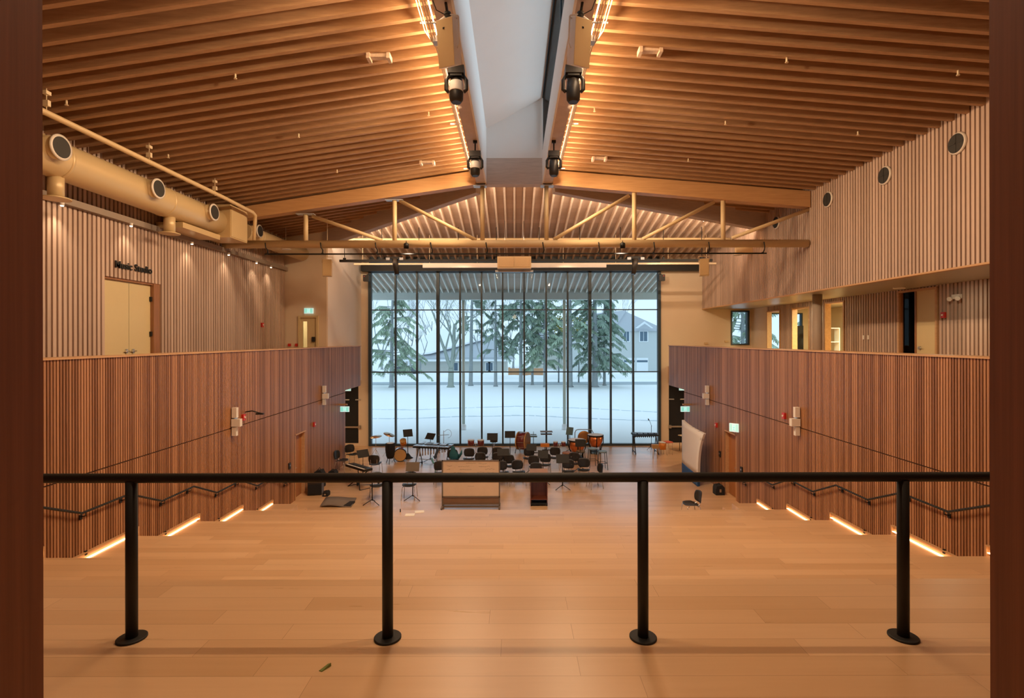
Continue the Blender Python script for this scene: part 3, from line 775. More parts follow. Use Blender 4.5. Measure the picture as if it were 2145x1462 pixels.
MB().prism([(hx(836), Yb-1.0, hz(750)), (hx(905), Yb-1.0, hz(740)), (hx(1010), Yb+3, hz(712)), (hx(985), Yb+5.1, hz(698)), (hx(903), Yb+5.1, hz(689))], (0,0,0.3)).build('roof_snow', M['snow'], r, True)
MB().box(hx(832), hx(1075), Yb-1.35, Yb-1.2, hz(756), hz(752)).build('fascia', M['trimw'], r, True)
for a in (850, 858, 866): MB().box(hx(a)-0.15, hx(a)+0.15, Yb-0.9, Yb-0.6, -0.2, hz(755)).build('porch_post', M['trimw'], r, True)
for a in (955, 1022, 1028): hwin(r, hx(a), Yb, hz(776), 0.7, 1.3)
r = thing('house', 'large two-storey house with a steep grey gable at the right edge of the window', 'house', (hx(1310), Yb+2, -0.2))
MB().box(hx(1198), hx(1400), Yb, Yb+12, -0.2, hz(692)).build('wall', M['brick'], r, True)
MB().prism([(hx(1285), Yb-0.4, hz(694)), (hx(1400), Yb-0.4, hz(694)), (hx(1323), Yb+4, hz(651))], (0,0.6,0)).prism([(hx(1285), Yb-0.4, hz(694)), (hx(1323), Yb+4, hz(651)), (hx(1260), Yb+10, hz(655)), (hx(1190), Yb+8, hz(690))], (0,0,0.3)).build('roof', M['shingle'], r, True)
g = MB().prism([(hx(1329), Yb-0.8, hz(688)), (hx(1366), Yb-0.8, hz(688)), (hx(1348), Yb-0.8, hz(674))], (0,0.3,0)).build('gable', M['trimw'], r, True)
MB().prism([(hx(1335), Yb-0.9, hz(688)), (hx(1361), Yb-0.9, hz(688)), (hx(1348), Yb-0.9, hz(679))], (0,0.1,0)).build('gable_panel', M['shingle'], g, True)
hwin(r, hx(1348), Yb, hz(715), 1.3, 1.6, 2); hwin(r, hx(1312), Yb, hz(715), 1.0, 1.6, 2)
for a in (1318, 1345):
    gd = MB().box(hx(a)-1.0, hx(a)+1.0, Yb-0.08, Yb, -0.2, hz(750)).build('garage_door', M['trimw'], r, True)
    MB().box(hx(a)-0.9, hx(a)+0.9, Yb-0.12, Yb-0.07, hz(759), hz(755)).build('garage_panes', M['paneblue'], gd, True)
r = thing('far_house', 'pale house glimpsed between the conifers right of centre', 'house', (hx(1160), Yb+14, -0.2))
MB().box(hx(1118), hx(1190), Yb+10, Yb+18, -0.2, hz(715)).build('wall', M['siding'], r, True)
MB().prism([(hx(1112), Yb+9.6, hz(718)), (hx(1196), Yb+9.6, hz(718)), (hx(1154), Yb+9.6, hz(678))], (0,9,0)).build('roof', M['shingle'], r, True)
tag(MB().box(hx(1068), hx(1131), 78, 78.6, -0.2, 0.95).box(hx(1066), hx(1070), 77.9, 78.7, -0.2, 1.1).build('brick_wall', plain('orange_brick', (0.55, 0.30, 0.16), 0.85, scale=20, var=0.15)),
    'low orange brick garden wall beyond the road', 'wall')
r = thing('parked_car', 'dark parked car under snow at the far left behind the spruce', 'car', (hx(850)*0.87, 76, -0.2))
def car(bx, by):
    MB().prism([(bx-2.1,by,0.2),(bx+2.1,by,0.2),(bx+2.15,by,0.75),(bx+1.5,by,0.85),(bx+0.9,by,1.35),(bx-1.1,by,1.38),(bx-1.8,by,0.85),(bx-2.15,by,0.75)], (0,1.7,0)).build('car_body', plain('dark_car_paint', (0.10,0.12,0.14), 0.3), r, True)
    MB().box(bx-1.0, bx+0.8, by+0.1, by+1.6, 1.36, 1.5).build('snow_cover', M['snow'], r, True)
    for q in (-1.35, 1.35):
        MB().lathe((bx+q, by-0.02, 0.12), [(0.32,0),(0.32,0.2)], 14, (0,1,0)).build('wheel', M['black'], r, True)
car(hx(850)*0.87, 76)

# ================================================================= GUARD RAIL IN FRONT
r = thing('guard_railing', 'black tubular guard rail on four floor-bolted posts across the top of the seating steps', 'railing', (0, 3.4, TZ))
MB().path([(-3.6,0,1.048),(3.6,0,1.048)], 0.031, 20).build('top_rail', M['black'], r)
for a in (275, 811, 1346, 1891):
    x = (a-CX)/F*3.4
    p = MB().lathe((x,0,0), [(0.035,0.0),(0.035,1.03)], 20).build('post', M['black'], r)
    fl = MB().lathe((x,0,0.0), [(0.088,0),(0.088,0.010),(0.083,0.013)], 28)
    fl.build('base_flange', M['black'], p)
tag(MB().quadbox([(-1.155,3.062,TZ),(-1.135,3.055,TZ),(-1.10,3.11,TZ),(-1.12,3.115,TZ),(-1.155,3.062,TZ+.004),(-1.135,3.055,TZ+.004),(-1.10,3.11,TZ+.02),(-1.12,3.115,TZ+.012)]).build('leaf_scrap', plain('green_leaf', (0.16,0.2,0.04), 0.6)),
    'small green leaf scrap lying on the oak floor near the camera', 'leaf')

# ================================================================= WALL HANDRAILS AND STEP LIGHTS
TE = [(7.82, 2.03, 1.62), (9.78, 1.62, 1.215), (11.73, 1.215, 0.81), (13.70, 0.81, 0.42), (15.47, 0.42, 0.0)]
for s in (-1, 1):
    r = thing('wall_handrail', 'black zigzag handrail stepping down the %s red slat wall' % ('left' if s < 0 else 'right'), 'handrail', (s*(W-0.09), 11.5, 3.3))
    X = s*(W-0.09)
    pts = [(X, 4.4, 3.2), (X, 5.9, 2.85), (X, 6.0, 2.85), (X, 6.9, 2.43+0.46)]
    pts = [(X, 5.1, 3.1), (X, 5.95, 3.1-0.25), (X, 6.8, 2.83)]
    brk = []
    for y, za, zb in TE:
        pts += [(X, y-0.12, za+0.82), (X, y+0.78, zb+0.82)]
        brk += [(y-0.22, za+0.82), (y+0.86, zb+0.82)]
    pts += [(X, 16.9, 0.82)]
    MB().path(pts, 0.02, 10).build('rail', M['black'], r, True)
    for y, z in brk:
        MB().path([(X, y, z), (X, y, z-0.07), (s*W, y, z-0.09)], 0.009, 6).box(s*(W-0.015), s*W, y-0.03, y+0.03, z-0.13, z-0.05).build('bracket', M['black'], r, True)
    for i, (y, za, zb) in enumerate(TE):
        y0 = [6.3, 8.25, 10.15, 12.1, 14.05][i]; y1 = [7.95, 9.95, 11.9, 13.8, 15.5][i]
        ordn = ['topmost', 'second', 'third', 'fourth', 'lowest'][i]
        L = thing('step_light', 'glowing step light at the foot of the %s red wall, %s' % ('left' if s < 0 else 'right', ordn), 'step light', (s*(W-0.03), (y0+y1)/2, za), 0, 'step lights along the aisle stairs')
        MB().box(s*(W-0.004), s*(W-0.015), y0, y1, za+0.0, za+0.10).box(s*(W-0.05), s*W, y0, y1, za+0.10, za+0.115).box(s*(W-0.05), s*W, y1, y1+0.02, za-0.3, za+0.115).build('housing', M['oak_trim'], L, True)
        MB().box(s*(W-0.055), s*(W-0.02), y0, y1-0.02, za+0.002, za+0.012).build('light_strip', M['led_step'], L, True)
        # small dark marker buttons on the next stair
        for q in (0.45, 0.8):
            MB().box(s*(W-0.03), s*W, y1+q, y1+q+0.04, zb+0.06, zb+0.13).build('marker', M['black'], L, True)

# ================================================================= RIDGE: LEDS, CONDUITS, SPEAKERS, MOVING LIGHTS
M['conduit'] = plain('cream_conduit', (0.75, 0.62, 0.42), 0.4)
for s in (-1, 1):
    side = 'left' if s < 0 else 'right'
    tag(MB().box(s*1.225, s*1.25, 3.8, 16.1, 10.50, 10.53).box(s*1.32, s*1.34, 3.8, 16.1, 10.545, 10.56).build('led_strip', M['led']), 'warm glowing LED line tucked above the %s ridge beam' % side, 'led strip')
    r = thing('conduit_run', 'bundle of thin cream conduits along the %s side of the skylight' % side, 'conduit', (s*1.35, 10, 10.3), 0)
    for k in range(4):
        xa = s*(1.46-0.045*k); xb = s*(1.345-0.022*k)
        MB().path([(xa,3.8,10.345),(xa,8.5+0.1*k,10.345),(xb,9.0,10.345),(xb,16.2,10.345)], 0.009, 6).build('conduit_pipe', M['conduit'], r, True)
    for yy in (6.0, 8.3, 12.2, 15.4):
        MB().box(s*1.25, s*1.5, yy, yy+0.03, 10.355, 10.375).build('strap', M['galv'], r, True)
    MB().box(s*1.26, s*1.36, 8.72, 8.86, 10.30, 10.40).build('junction_box', M['galv'], r, True)
    # hanging loudspeaker
    r = thing('ridge_loudspeaker', 'beige box loudspeaker hanging under the %s ridge beam' % side, 'loudspeaker', (s*1.0, 7.6, 9.63), 0, 'pair of beige loudspeakers beside the skylight')
    ux = Vector((math.cos(R(24)), s*math.sin(R(24)), 0))*0.135
    vz = Vector((0, -0.15, 0.27)); nn = ux.cross(vz).normalized()
    if nn.y > 0: nn = -nn
    MB().obox(-nn*0.11, ux, vz, nn*0.11).build('cabinet', M['whiteplastic'], r)
    g = MB().obox(nn*0.004, ux*0.98, vz*0.98, nn*0.006).build('grille', M['beige_paint'], r)
    MB().obox(nn*0.012+vz*0.62-ux*0.1, ux*0.10, vz*0.035, nn*0.004).build('badge', M['black'], g)
    c = -nn*0.11
    MB().path([c-ux*s*1.05+vz*0.9, c-ux*s*1.3+vz*0.98, c-ux*s*1.3-vz*0.1, c-ux*s*1.05-vz*0.3], 0.010, 6).path([c-ux*s*1.3+vz*1.0, c+vz*1.18, c+ux*s*1.2+vz*1.0], 0.010, 6).build('bracket', M['whiteplastic'], r)
    MB().path([c+vz*1.18, (0, 0.02, 0.60)], 0.022, 8).path([c+vz*1.1, (s*0.12,-0.1,0.42), (s*0.2,-0.15,0.62)], 0.008, 6).lathe(c+vz*1.1, [(0.05,0),(0.05,0.05)], 10).build('cable', M['black'], r)
def moving_light(x, y, z, hang, white, label):
    r = thing('moving_head_light', label, 'stage light', (x, y, z), 0, 'black stage lights under the skylight beams')
    h = -hang
    MB().tube((0,0,0), (0,0,h), 0.018).box(-0.05,0.05,-0.03,0.03,-0.06,0).build('hanger', M['black'], r)
    MB().box(-0.14, 0.14, -0.10, 0.10, h-0.13, h).box(-0.10,0.10,-0.08,0.08,h-0.17,h-0.13).build('base', M['blackplastic'], r)
    MB().path([(-0.13,0,h-0.15),(-0.17,0,h-0.22),(-0.17,0,h-0.38),(-0.13,0,h-0.42)], [0.03,0.035,0.035,0.03], 8).path([(0.13,0,h-0.15),(0.17,0,h-0.22),(0.17,0,h-0.38),(0.13,0,h-0.42)], [0.03,0.035,0.035,0.03], 8).tube((-0.14,0,h-0.16), (0.14,0,h-0.16), 0.028, n=8).build('yoke', M['blackplastic'], r)
    hd = MB().lathe((0,0,h-0.60), [(0.08,0),(0.115,0.05),(0.12,0.20),(0.105,0.38),(0.05,0.42)], 18, (0.0,0.05,1)).build('head', M['blackplastic'], r)
    if white: MB().lathe((0,0,h-0.42), [(0.121,0),(0.122,0.01),(0.117,0.16),(0.112,0.17)], 18, (0.0,0.05,1)).build('head_band', M['whiteplastic'], hd)
moving_light(-0.99, 8.9, 10.23, 0.28, True, 'black stage light with a white collar below the left loudspeaker')
moving_light(1.01, 8.9, 10.23, 0.28, False, 'all-black stage light below the right loudspeaker')
moving_light(-0.97, 12.9, 10.23, 0.28, True, 'white-collared black stage light on a rod at the far left of the skylight')
moving_light(0.98, 12.9, 10.23, 0.28, False, 'all-black stage light hung on a rod at the far right of the skylight')
# small sprinkler heads and blocks on the joists
hs = [('left', -1, 500, 160), ('left', -1, 150, 214), ('left', -1, 630, 283), ('left', -1, 709, 357), ('left', -1, 900, 238), ('left', -1, 359, 325),
      ('right', 1, 1643, 128), ('right', 1, 1998, 155), ('right', 1, 1517, 258), ('right', 1, 1792, 280), ('right', 1, 1245, 230), ('right', 1, 1440, 335)]
for i, (sd, s, a, b) in enumerate(hs):
    # solve depth on the joist underside
    k = (a-CX)/F; m_ = 0.149 if s < 0 else 0.0825
    Y = (10.62+m_*1.2-CZ)/((CY-b)/F+m_*abs(k))
    x = k*Y; z = (zl(x) if s < 0 else zr(x))
    r = thing('fire_sprinkler', 'small white sprinkler on the %s joists, number %s' % (sd, i) if False else
              'tiny white sprinkler under the %s half of the ceiling, %s' % (sd, ['high beside the skylight', 'close to the left pipe', 'in the middle of the slope', 'low near the cross beam', 'by the conduits', 'above the second duct nozzle',
               'upper middle', 'near the right jamb', 'centre of the slope', 'towards the slatted wall', 'by the LED line', 'near the far cross beam'][i]), 'sprinkler', (x, Y-0.1, z), 0, 'ceiling sprinklers')
    MB().tube((0,0,0), (0,0,-0.07), 0.018, n=8).build('stem', M['conduit'], r)
    MB().lathe((0,0,-0.09), [(0.03,0),(0.03,0.012)], 10).build('deflector', M['conduit'], r)
for s, a in ((-1, (778, 115)), (1, (1345, 103)), (-1, (885, 338)), (1, (1245, 330))):
    k = (a[0]-CX)/F; m_ = 0.149 if s < 0 else 0.0825
    Y = (10.62+m_*1.2-CZ)/((CY-a[1])/F+m_*abs(k)); x = k*Y
    z = (zl(x) if s < 0 else zr(x))
    near = 'near' if a[1] < 200 else 'far'
    tag(MB().box(x, x+0.30, Y-0.06, Y+0.06, z-0.06, z).box(x+0.30, x+0.36, Y-0.1, Y+0.1, z-0.10, z).box(x-0.06, x, Y-0.1, Y+0.1, z-0.10, z).build('joist_block', M['fir_y']),
        'small timber bracket under the %s joists, the %s one' % ('left' if s < 0 else 'right', near), 'bracket')

# ================================================================= DUCTS AND PIPE ON THE LEFT
r = thing('air_duct', 'big round beige duct with dark jet nozzles high on the left wall', 'duct', (-8.75, 10, 8.75))
mb = MB(); ys_ = [2.0, 7.9, 7.93, 10.6, 10.63, 13.4, 13.43, 15.2]
prof = []
MB().path([(-8.75, q, 8.75) for q in (2.0, 5.0, 8.0, 11.0, 13.8, 15.25)], 0.36, 32).build('duct_body', M['duct'], r, True)
for q in (5.2, 9.9, 12.9):
    MB().lathe((-8.75, q, 8.75), [(0.362,0),(0.372,0.02),(0.372,0.05),(0.362,0.07)], 32, (0,1,0)).build('seam_band', M['duct'], r, True)
M['grille_dark'] = plain('dark_vent_grille', (0.03, 0.028, 0.025), 0.6)
M['ring'] = plain('pale_vent_ring', (0.74, 0.68, 0.6), 0.35)
for Y in (9.5, 12.1, 14.35):
    nz = MB().lathe((-8.75, Y, 8.82), [(0.205,0),(0.205,0.46)], 28, (1,0,0)).build('nozzle', M['duct'], r, True)
    MB().lathe((-8.30, Y, 8.82), [(0.205,0),(0.232,0.01),(0.232,0.035),(0.195,0.04)], 28, (1,0,0)).build('ring', M['ring'], nz, True)
    g = MB().lathe((-8.27, Y, 8.82), [(0.19,0),(0.19,0.012)], 28, (1,0,0))
    g.build('grille', M['grille_dark'], nz, True)
for Y in (9.93, 13.2):
    o = MB().lathe((-8.75, Y, 8.02), [(0.13,0),(0.13,0.45)], 20).build('drop_outlet', M['duct'], r, True)
    MB().lathe((-8.75, Y, 7.99), [(0.24,0),(0.24,0.02),(0.13,0.05)], 24).build('drop_flange', M['duct'], o, True)
r = thing('plenum_box', 'square beige duct box at the end of the big left duct', 'duct box', (-8.75, 15.65, 8.3))
MB().box(-9.2, -8.3, 15.2, 16.15, 8.3, 9.26).build('box_body', M['duct'], r, True)
MB().box(-8.3, -8.28, 15.22, 16.13, 8.33, 9.22).build('access_panel', M['duct'], r, True)
MB().box(-9.3, -8.6, 13.5, 15.2, 8.22, 8.36).build('shelf_pan', M['duct'], r, True)
r = thing('branch_duct', 'smaller round duct running on beyond the timber beam at left', 'duct', (-8.6, 19, 8.8))
MB().path([(-8.75, 16.8, 8.8), (-8.75, 18.0, 8.8), (-8.6, 21.1, 8.78)], 0.27, 24).build('duct_body', M['duct'], r, True)
nz = MB().lathe((-8.75, 17.0, 8.85), [(0.19,0),(0.19,0.42)], 24, (1,0,0)).build('nozzle', M['duct'], r, True)
MB().lathe((-8.34, 17.0, 8.85), [(0.19,0),(0.212,0.01),(0.212,0.03),(0.18,0.035)], 24, (1,0,0)).build('ring', M['ring'], nz, True)
MB().lathe((-8.31, 17.0, 8.85), [(0.175,0),(0.175,0.012)], 24, (1,0,0)).build('grille', M['grille_dark'], nz, True)
for q in (17.6, 19.8):
    MB().tube((-8.7, q, 9.05), (-8.7, q, 9.80), 0.008, n=6).lathe((-8.7, q, 8.79), [(0.275,0),(0.275,0.03)], 24, (0,1,0)).build('hanger', M['conduit'], r, True)
r = thing('sprinkler_pipe', 'long beige sprinkler pipe hung below the joists on the left', 'pipe', (-8.0, 9, 9.15))
MB().path([(-8.0, 2.0, 9.15), (-8.0, 14.3, 9.22), (-8.0, 15.9, 9.20), (-8.02, 16.1, 9.15), (-8.05, 16.15, 9.0), (-8.1, 16.18, 8.4)], 0.052, 16).build('pipe_body', M['beige_paint'], r, True)
for Y in (8.9, 11.4, 13.9):
    MB().tube((-8.0, Y, 9.15), (-8.0, Y, 9.62), 0.008, n=6).box(-8.05, -7.95, Y-0.03, Y+0.03, 9.3, 9.40).box(-8.04, -7.96, Y-0.05, Y+0.05, 9.5, 9.56).build('hanger', M['conduit'], r, True)
# trim with spot lamps on the pale left wall
struct('trim_light_rail', MB().box(XL, XL+0.16, 1.6, 21.15, 8.10, 8.24), plain('taupe_light_rail', (0.30, 0.24, 0.19), 0.6))
lab = ['nearest the camera', 'just left of the sign lettering', 'second past the studio doors', 'third past the studio doors', 'second from the end wall', 'closest to the end wall']
for i, Y in enumerate((10.55, 12.45, 14.8, 16.7, 18.5, 19.6)):
    r = thing('wall_spot_lamp', 'glowing spot lamp under the left light rail, %s' % lab[i], 'spot lamp', (XL+0.20, Y, 8.10), 0, 'spot lamps washing the left wall')
    MB().lathe((0,0,-0.07), [(0.035,0),(0.04,0.07)], 14).build('lamp_can', M['whiteplastic'], r)
    MB().lathe((0,0,-0.085), [(0.02,0),(0.03,0.012)], 12).build('bulb', M['bulb'], r)
    spot('wall_wash', (XL+0.24, Y, 7.98), (XL+0.10, Y, 5.0), 30, (1.0, 0.74, 0.48), 100, 1.0, 0.03)
# round vents in the right wall
lab = ['nearest, biggest in view', 'second from the near end', 'third, close to the timber beam', 'small one beyond the timber beam']
for i, (a, b) in enumerate(((2006, 302), (1854, 369), (1735, 419), (1627, 467))):
    Y = 9.35*F/(a-CX); z = CZ+(CY-b)/F*Y
    r = thing('round_wall_vent', 'round dark vent in the right slat wall, %s' % lab[i], 'vent', (XR-0.035, Y, z), 0, 'round vents in the right wall')
    MB().lathe((0,0,0), [(0.225,0),(0.235,0.02),(0.205,0.05)], 32, (-1,0,0)).build('ring', M['ring'], r)
    g = MB().lathe((-0.02,0,0), [(0.20,0),(0.20,0.034)], 32, (-1,0,0)).build('grille', M['grille_dark'], r)
    MB().box(-0.062,-0.055,-0.012,0.012,-0.19,0.19).box(-0.062,-0.055,-0.19,0.19,-0.012,0.012).build('cross_bar', M['grille_dark'], g)

# ================================================================= STEEL TRUSS, BATTENS
TY = 16.56
def tx(a): return (a-CX)/F*TY
def tz(b): return CZ-(b-CY)/F*TY
r = thing('steel_truss', 'beige tubular steel truss under the timber cross beam', 'truss', (0, TY, tz(512)))
MB().tube((-9.25, TY, tz(511)), (9.33, TY, tz(511)), 0.125, n=24).build('bottom_chord', M['beige_paint'], r, True)
for a, b in ((641, 449), (827, 420), (1011, 392), (1145, 390), (1329, 403), (1515, 420)):
    MB().tube((tx(a), TY, tz(b)), (tx(a), TY, tz(507)), 0.072, n=16).build('vertical_strut', M['beige_paint'], r, True)
for a, b, c, d_ in ((655, 452, 800, 503), (838, 420, 998, 503), (1160, 502, 1318, 410), (1345, 502, 1496, 424), (1532, 500, 1694, 440)):
    MB().tube((tx(a), TY, tz(b)), (tx(c), TY, tz(d_)), 0.058, n=16).build('diagonal_strut', M['beige_paint'], r, True)
for a in (641, 827, 1329, 1515):
    b = {641: 449, 827: 420, 1329: 403, 1515: 420}[a]
    MB().box(tx(a)-0.28, tx(a)+0.28, TY-0.10, TY+0.10, tz(b), tz(b)+0.02).build('plate', M['galv'], r, True)
for a in (1007, 1147):
    MB().box(tx(a)-0.22, tx(a)+0.2, TY-0.14, TY+0.14, 10.16, 10.19).build('plate', M['galv'], r, True)
tag(MB().tube((-7.6, 22.3, CZ+(CY-502)/F*22.3), (9.3, 22.3, CZ+(CY-502)/F*22.3), 0.07, n=14).build('tie_pipe', M['beige_paint']), 'thin beige tie pipe behind the steel truss', 'pipe')
r = thing('lighting_batten', 'thin black pipe batten clamped below the truss', 'batten', (0, TY, tz(531)))
MB().tube((tx(555), TY, tz(531.5)), (tx(1606), TY, tz(531.5)), 0.024, n=12).build('batten_pipe', M['black'], r, True)
for a in (561, 676, 790, 905, 1020, 1138, 1254, 1369, 1483, 1598):
    x = tx(a)
    MB().path([(x-0.02, TY-0.13, tz(509)), (x, TY-0.135, tz(519)), (x+0.03, TY-0.06, tz(524)), (x, TY, tz(531))], 0.018, 6).box(x-0.03, x+0.03, TY-0.03, TY+0.03, tz(533), tz(529)).build('clamp', M['black'], r, True)
def tp(a, b, Y): return px(a, b, Y)
def lamp_can(x, y, z, top, label):  # cans added to give the truss fill spots a visible body
    r = thing('lamp_can', label, 'downlight', (x, y, z), 0, 'added black cans over the stage fill spots')
    MB().lathe((0,0,0.0), [(0.075,0.065),(0.08,0.02),(0.08,0.16),(0.04,0.19)], 18).build('can_body', M['black'], r)
    MB().lathe((0,0,-0.03), [(0.085,0.0),(0.085,0.08),(0.078,0.08),(0.078,0.0)], 18).build('shade', M['black'], r) if False else None
    MB().tube((0,0,0.2), (0,0,top-z), 0.012, n=6).build('stem', M['black'], r)
for s in (-1, 1):
    lamp_can(s*3.4, 16.35, 8.15, 8.40, 'added black can over a fill spot under the truss chord, %s of the middle' % ('left' if s < 0 else 'right'))
# stage rigging near the window
Y = 22.0
r = thing('stage_track', 'long black lighting track hung in front of the window head', 'batten', (0, Y, tp(0, 546, Y).z))
A = tp(712, 546, Y); B = tp(1492, 546, Y)
MB().box(A.x, B.x, Y-0.06, Y+0.06, A.z-0.05, A.z+0.05).build('track', M['black'], r, True)
for a in (722, 800, 878, 960, 1040, 1130, 1215, 1300, 1390, 1470):
    x = tp(a, 0, Y).x
    MB().tube((x, Y, A.z), (x, Y, zh(Y)), 0.014, n=6).box(x-0.05, x+0.05, Y-0.05, Y+0.05, A.z+0.05, A.z+0.13).build('hanger', M['black'], r, True)
Y = 22.8
A = tp(742, 553, Y); B = tp(1500, 553, Y)
r = thing('cable_tray', 'long cream tray beam between the black track and the window head', 'beam', (0, Y, A.z))
MB().box(A.x, B.x, Y-0.05, Y+0.05, A.z-0.03, A.z+0.04).build('tray_rail', M['conduit'], r, True)
MB().box(tp(886,0,Y).x, tp(1270,0,Y).x, Y-0.06, Y+0.06, A.z-0.16, A.z+0.03).build('tray_box', M['whiteplastic'], r, True)
for a in (760, 900, 1000, 1180, 1290, 1400, 1480):
    x = tp(a,0,Y).x; MB().tube((x, Y, A.z), (x, Y, zh(Y)), 0.01, n=6).build('hanger', M['conduit'], r, True)
Y = 21.2
A = tp(1042, 562, Y); B = tp(1113, 537, Y)
r = thing('centre_speaker', 'wide beige loudspeaker hanging over the middle of the window head', 'loudspeaker', ((A.x+B.x)/2, Y, A.z))
MB().box(A.x, B.x, Y, Y+0.4, A.z, B.z).build('cabinet', M['beige_paint'], r, True)
for xa, xb in ((A.x+0.05, (A.x+B.x)/2-0.03), ((A.x+B.x)/2+0.03, B.x-0.05)):
    MB().box(xa, xb, Y-0.02, Y, A.z+0.06, B.z-0.05).build('grille', plain('beige_grille', (0.60,0.42,0.22), 0.7, scale=60, var=0.1), r, True)
MB().box(A.x-0.1, B.x+0.1, Y+0.4, Y+0.5, A.z-0.1, A.z-0.02).build('bracket', M['steel'], r, True)
MB().tube((A.x+0.3, Y+0.2, B.z), (A.x+0.3, Y+0.2, zh(Y)), 0.012, n=6).tube((B.x-0.3, Y+0.2, B.z), (B.x-0.3, Y+0.2, zh(Y)), 0.012, n=6).build('hanger', M['steel'], r, True)
for sd, s, a in (('left', -1, 686), ('right', 1, 1475)):
    Y = 19.4; c = tp(a, 561, Y)
    r = thing('side_speaker', 'tall beige loudspeaker hanging at the %s side of the stage' % sd, 'loudspeaker', (c.x, Y, c.z), R(-s*14))
    MB().box(-0.16, 0.16, -0.15, 0.15, -0.31, 0.31).build('cabinet', M['beige_paint'], r)
    MB().box(-0.15, 0.15, -0.17, -0.15, -0.29, 0.29).build('grille', plain('beige_grille_%s' % sd, (0.62,0.44,0.22), 0.7, scale=60, var=0.1), r)
    MB().path([(0.19,0,0.2),(0.2,0,0.42),(-0.2,0,0.42),(-0.19,0,0.2)], 0.012, 6).tube((0,0,0.42), (0,0,2.47 if s > 0 else 2.08), 0.014, n=6).build('bracket', M['conduit'], r)
for sd, s, a in (('left', -1, 828), ('right', 1, 1331)):
    Y = 21.5; c = tp(a, 540, Y)
    r = thing('stage_spotlight', 'long black spotlight angled down from the track at the %s third of the window' % sd, 'stage light', (c.x, Y, c.z), 0)
    MB().box(-0.28, 0.28, -0.10, 0.10, -0.06, 0.04).tube((0,0,0.0), (0,0.5,0.0), 0.02).build('bracket', M['black'], r)
    MB().path([(0,0,-0.05), (-s*0.02,-0.02,-0.30), (-s*0.10,-0.08,-0.70)], [0.13, 0.12, 0.09], 14).build('barrel', M['blackplastic'], r)
    MB().box(-0.35,-0.2,-0.12,-0.10,-0.10,0.0).box(0.2,0.35,-0.12,-0.10,-0.10,0.0).build('plate', M['galv'], r)
Y = 25.7
A = tp(745, 569, Y); B = tp(1486, 556, Y)
tag(MB().box(-7.55, 9.3, Y-0.15, Y+0.2, A.z+0.02, B.z+0.02).build('shade_housing', M['black']), 'long black roller shade housing above the stage window', 'shade housing')
for sd, s, a in (('left', -1, 768), ('right', 1, 1386)):
    Y = 25.2; c = tp(a, 582, Y)
    r = thing('corner_projector', 'small black box fixture at the top %s corner of the window' % sd, 'fixture', (c.x, Y, c.z))
    MB().box(-0.14, 0.14, -0.12, 0.12, -0.16, 0.14).build('housing', M['blackplastic'], r)
    MB().path([(0,0,0.14),(0.0,0.25,0.2),(0.0,0.8,0.22)], 0.03, 8).build('arm', M['blackplastic'], r)
    MB().box(0.05*s, 0.09*s, -0.13, -0.12, 0.05, 0.09).build('indicator', M['redplastic'], r)
# small ceiling devices at the sides
for a, b, Y, lb in ((600, 519, 19.0, 'round beige ceiling device hanging at the left corridor end'), (1545, 533, 20.5, 'square beige device fixed high on the right slat wall')):
    c = tp(a, b, Y)
    r = thing('motion_sensor', lb, 'sensor', (c.x, Y, c.z))
    MB().lathe((0,0,-0.05), [(0.16,0),(0.17,0.03),(0.06,0.06)], 16).build('sensor_body', M['whiteplastic'], r)
    (MB().box(-0.07,0.57,-0.07,0.07,0.0,0.25) if a > 1000 else MB().box(-0.07,0.07,-0.07,0.07,0.0,0.25)).build('mount', M['beige_paint'], r)

# ================================================================= SIGNS, ALARMS, WALL FITTINGS
fc = bpy.data.curves.new('wall_lettering', 'FONT'); fc.body = 'Music Studio'; fc.size = 0.235; fc.extrude = 0.012; fc.offset = 0.003
fc.space_character = 1.02
to = bpy.data.objects.new('wall_lettering', fc); col.objects.link(to)
to.location = (XL+0.055, 12.13, 7.00); to.rotation_euler = (R(90), 0, R(90)); fc.materials.append(M['black'])
me_ = bpy.data.meshes.new_from_object(to)
bpy.data.objects.remove(to); to = bpy.data.objects.new('wall_lettering', me_); col.objects.link(to)
to.location = (XL+0.055, 12.13, 7.00); to.rotation_euler = (R(90), 0, R(90))
tag(to, 'black Music Studio lettering above the cream double doors', 'sign')
def exit_sign(loc, rz, wd, ht, label, arm=None):
    r = thing('exit_sign', label, 'exit sign', loc, rz, 'green exit signs')
    MB().box(-wd/2, wd/2, -0.03, 0.03, 0, ht).build('housing', M['signwhite'], r)
    MB().box(-wd/2+0.015, -wd*0.16, -0.036, -0.03, 0.02, ht-0.02).build('green_field', M['signgreen'], r)
    MB().box(wd*0.16, wd/2-0.015, -0.036, -0.03, 0.02, ht-0.02).build('green_field', M['signgreen'], r)
    fg = MB()   # running figure
    def st(x0,z0,x1,z1,t=0.012):
        fg.tube((x0*wd, -0.04, z0*ht), (x1*wd, -0.04, z1*ht), t*ht*4, n=6)
    fg.lathe((0.02*wd, -0.038, 0.80*ht), [(0.09*ht,0),(0.09*ht,0.01)], 10, (0,-1,0))
    st(0.0,0.68,-0.02,0.42); st(-0.02,0.42,0.06,0.2); st(-0.02,0.42,-0.09,0.22); st(0.0,0.64,0.09,0.52); st(0.0,0.64,-0.09,0.55)
    fg.build('running_figure', M['signgreen'], r)
    if arm: arm(r)
    return r
def hood(r): MB().box(-0.32, 0.1, -0.05, 0.05, 0.27, 0.33).build('mounting_arm', M['oak_trim'], r)
def rod(r): MB().tube((0,0,0.18),(0,0,0.285), 0.012, n=6).build('rod', M['black'], r)
def hood2(r): MB().box(-0.1, 0.32, -0.05, 0.05, 0.27, 0.33).build('mounting_arm', M['oak_trim'], r)
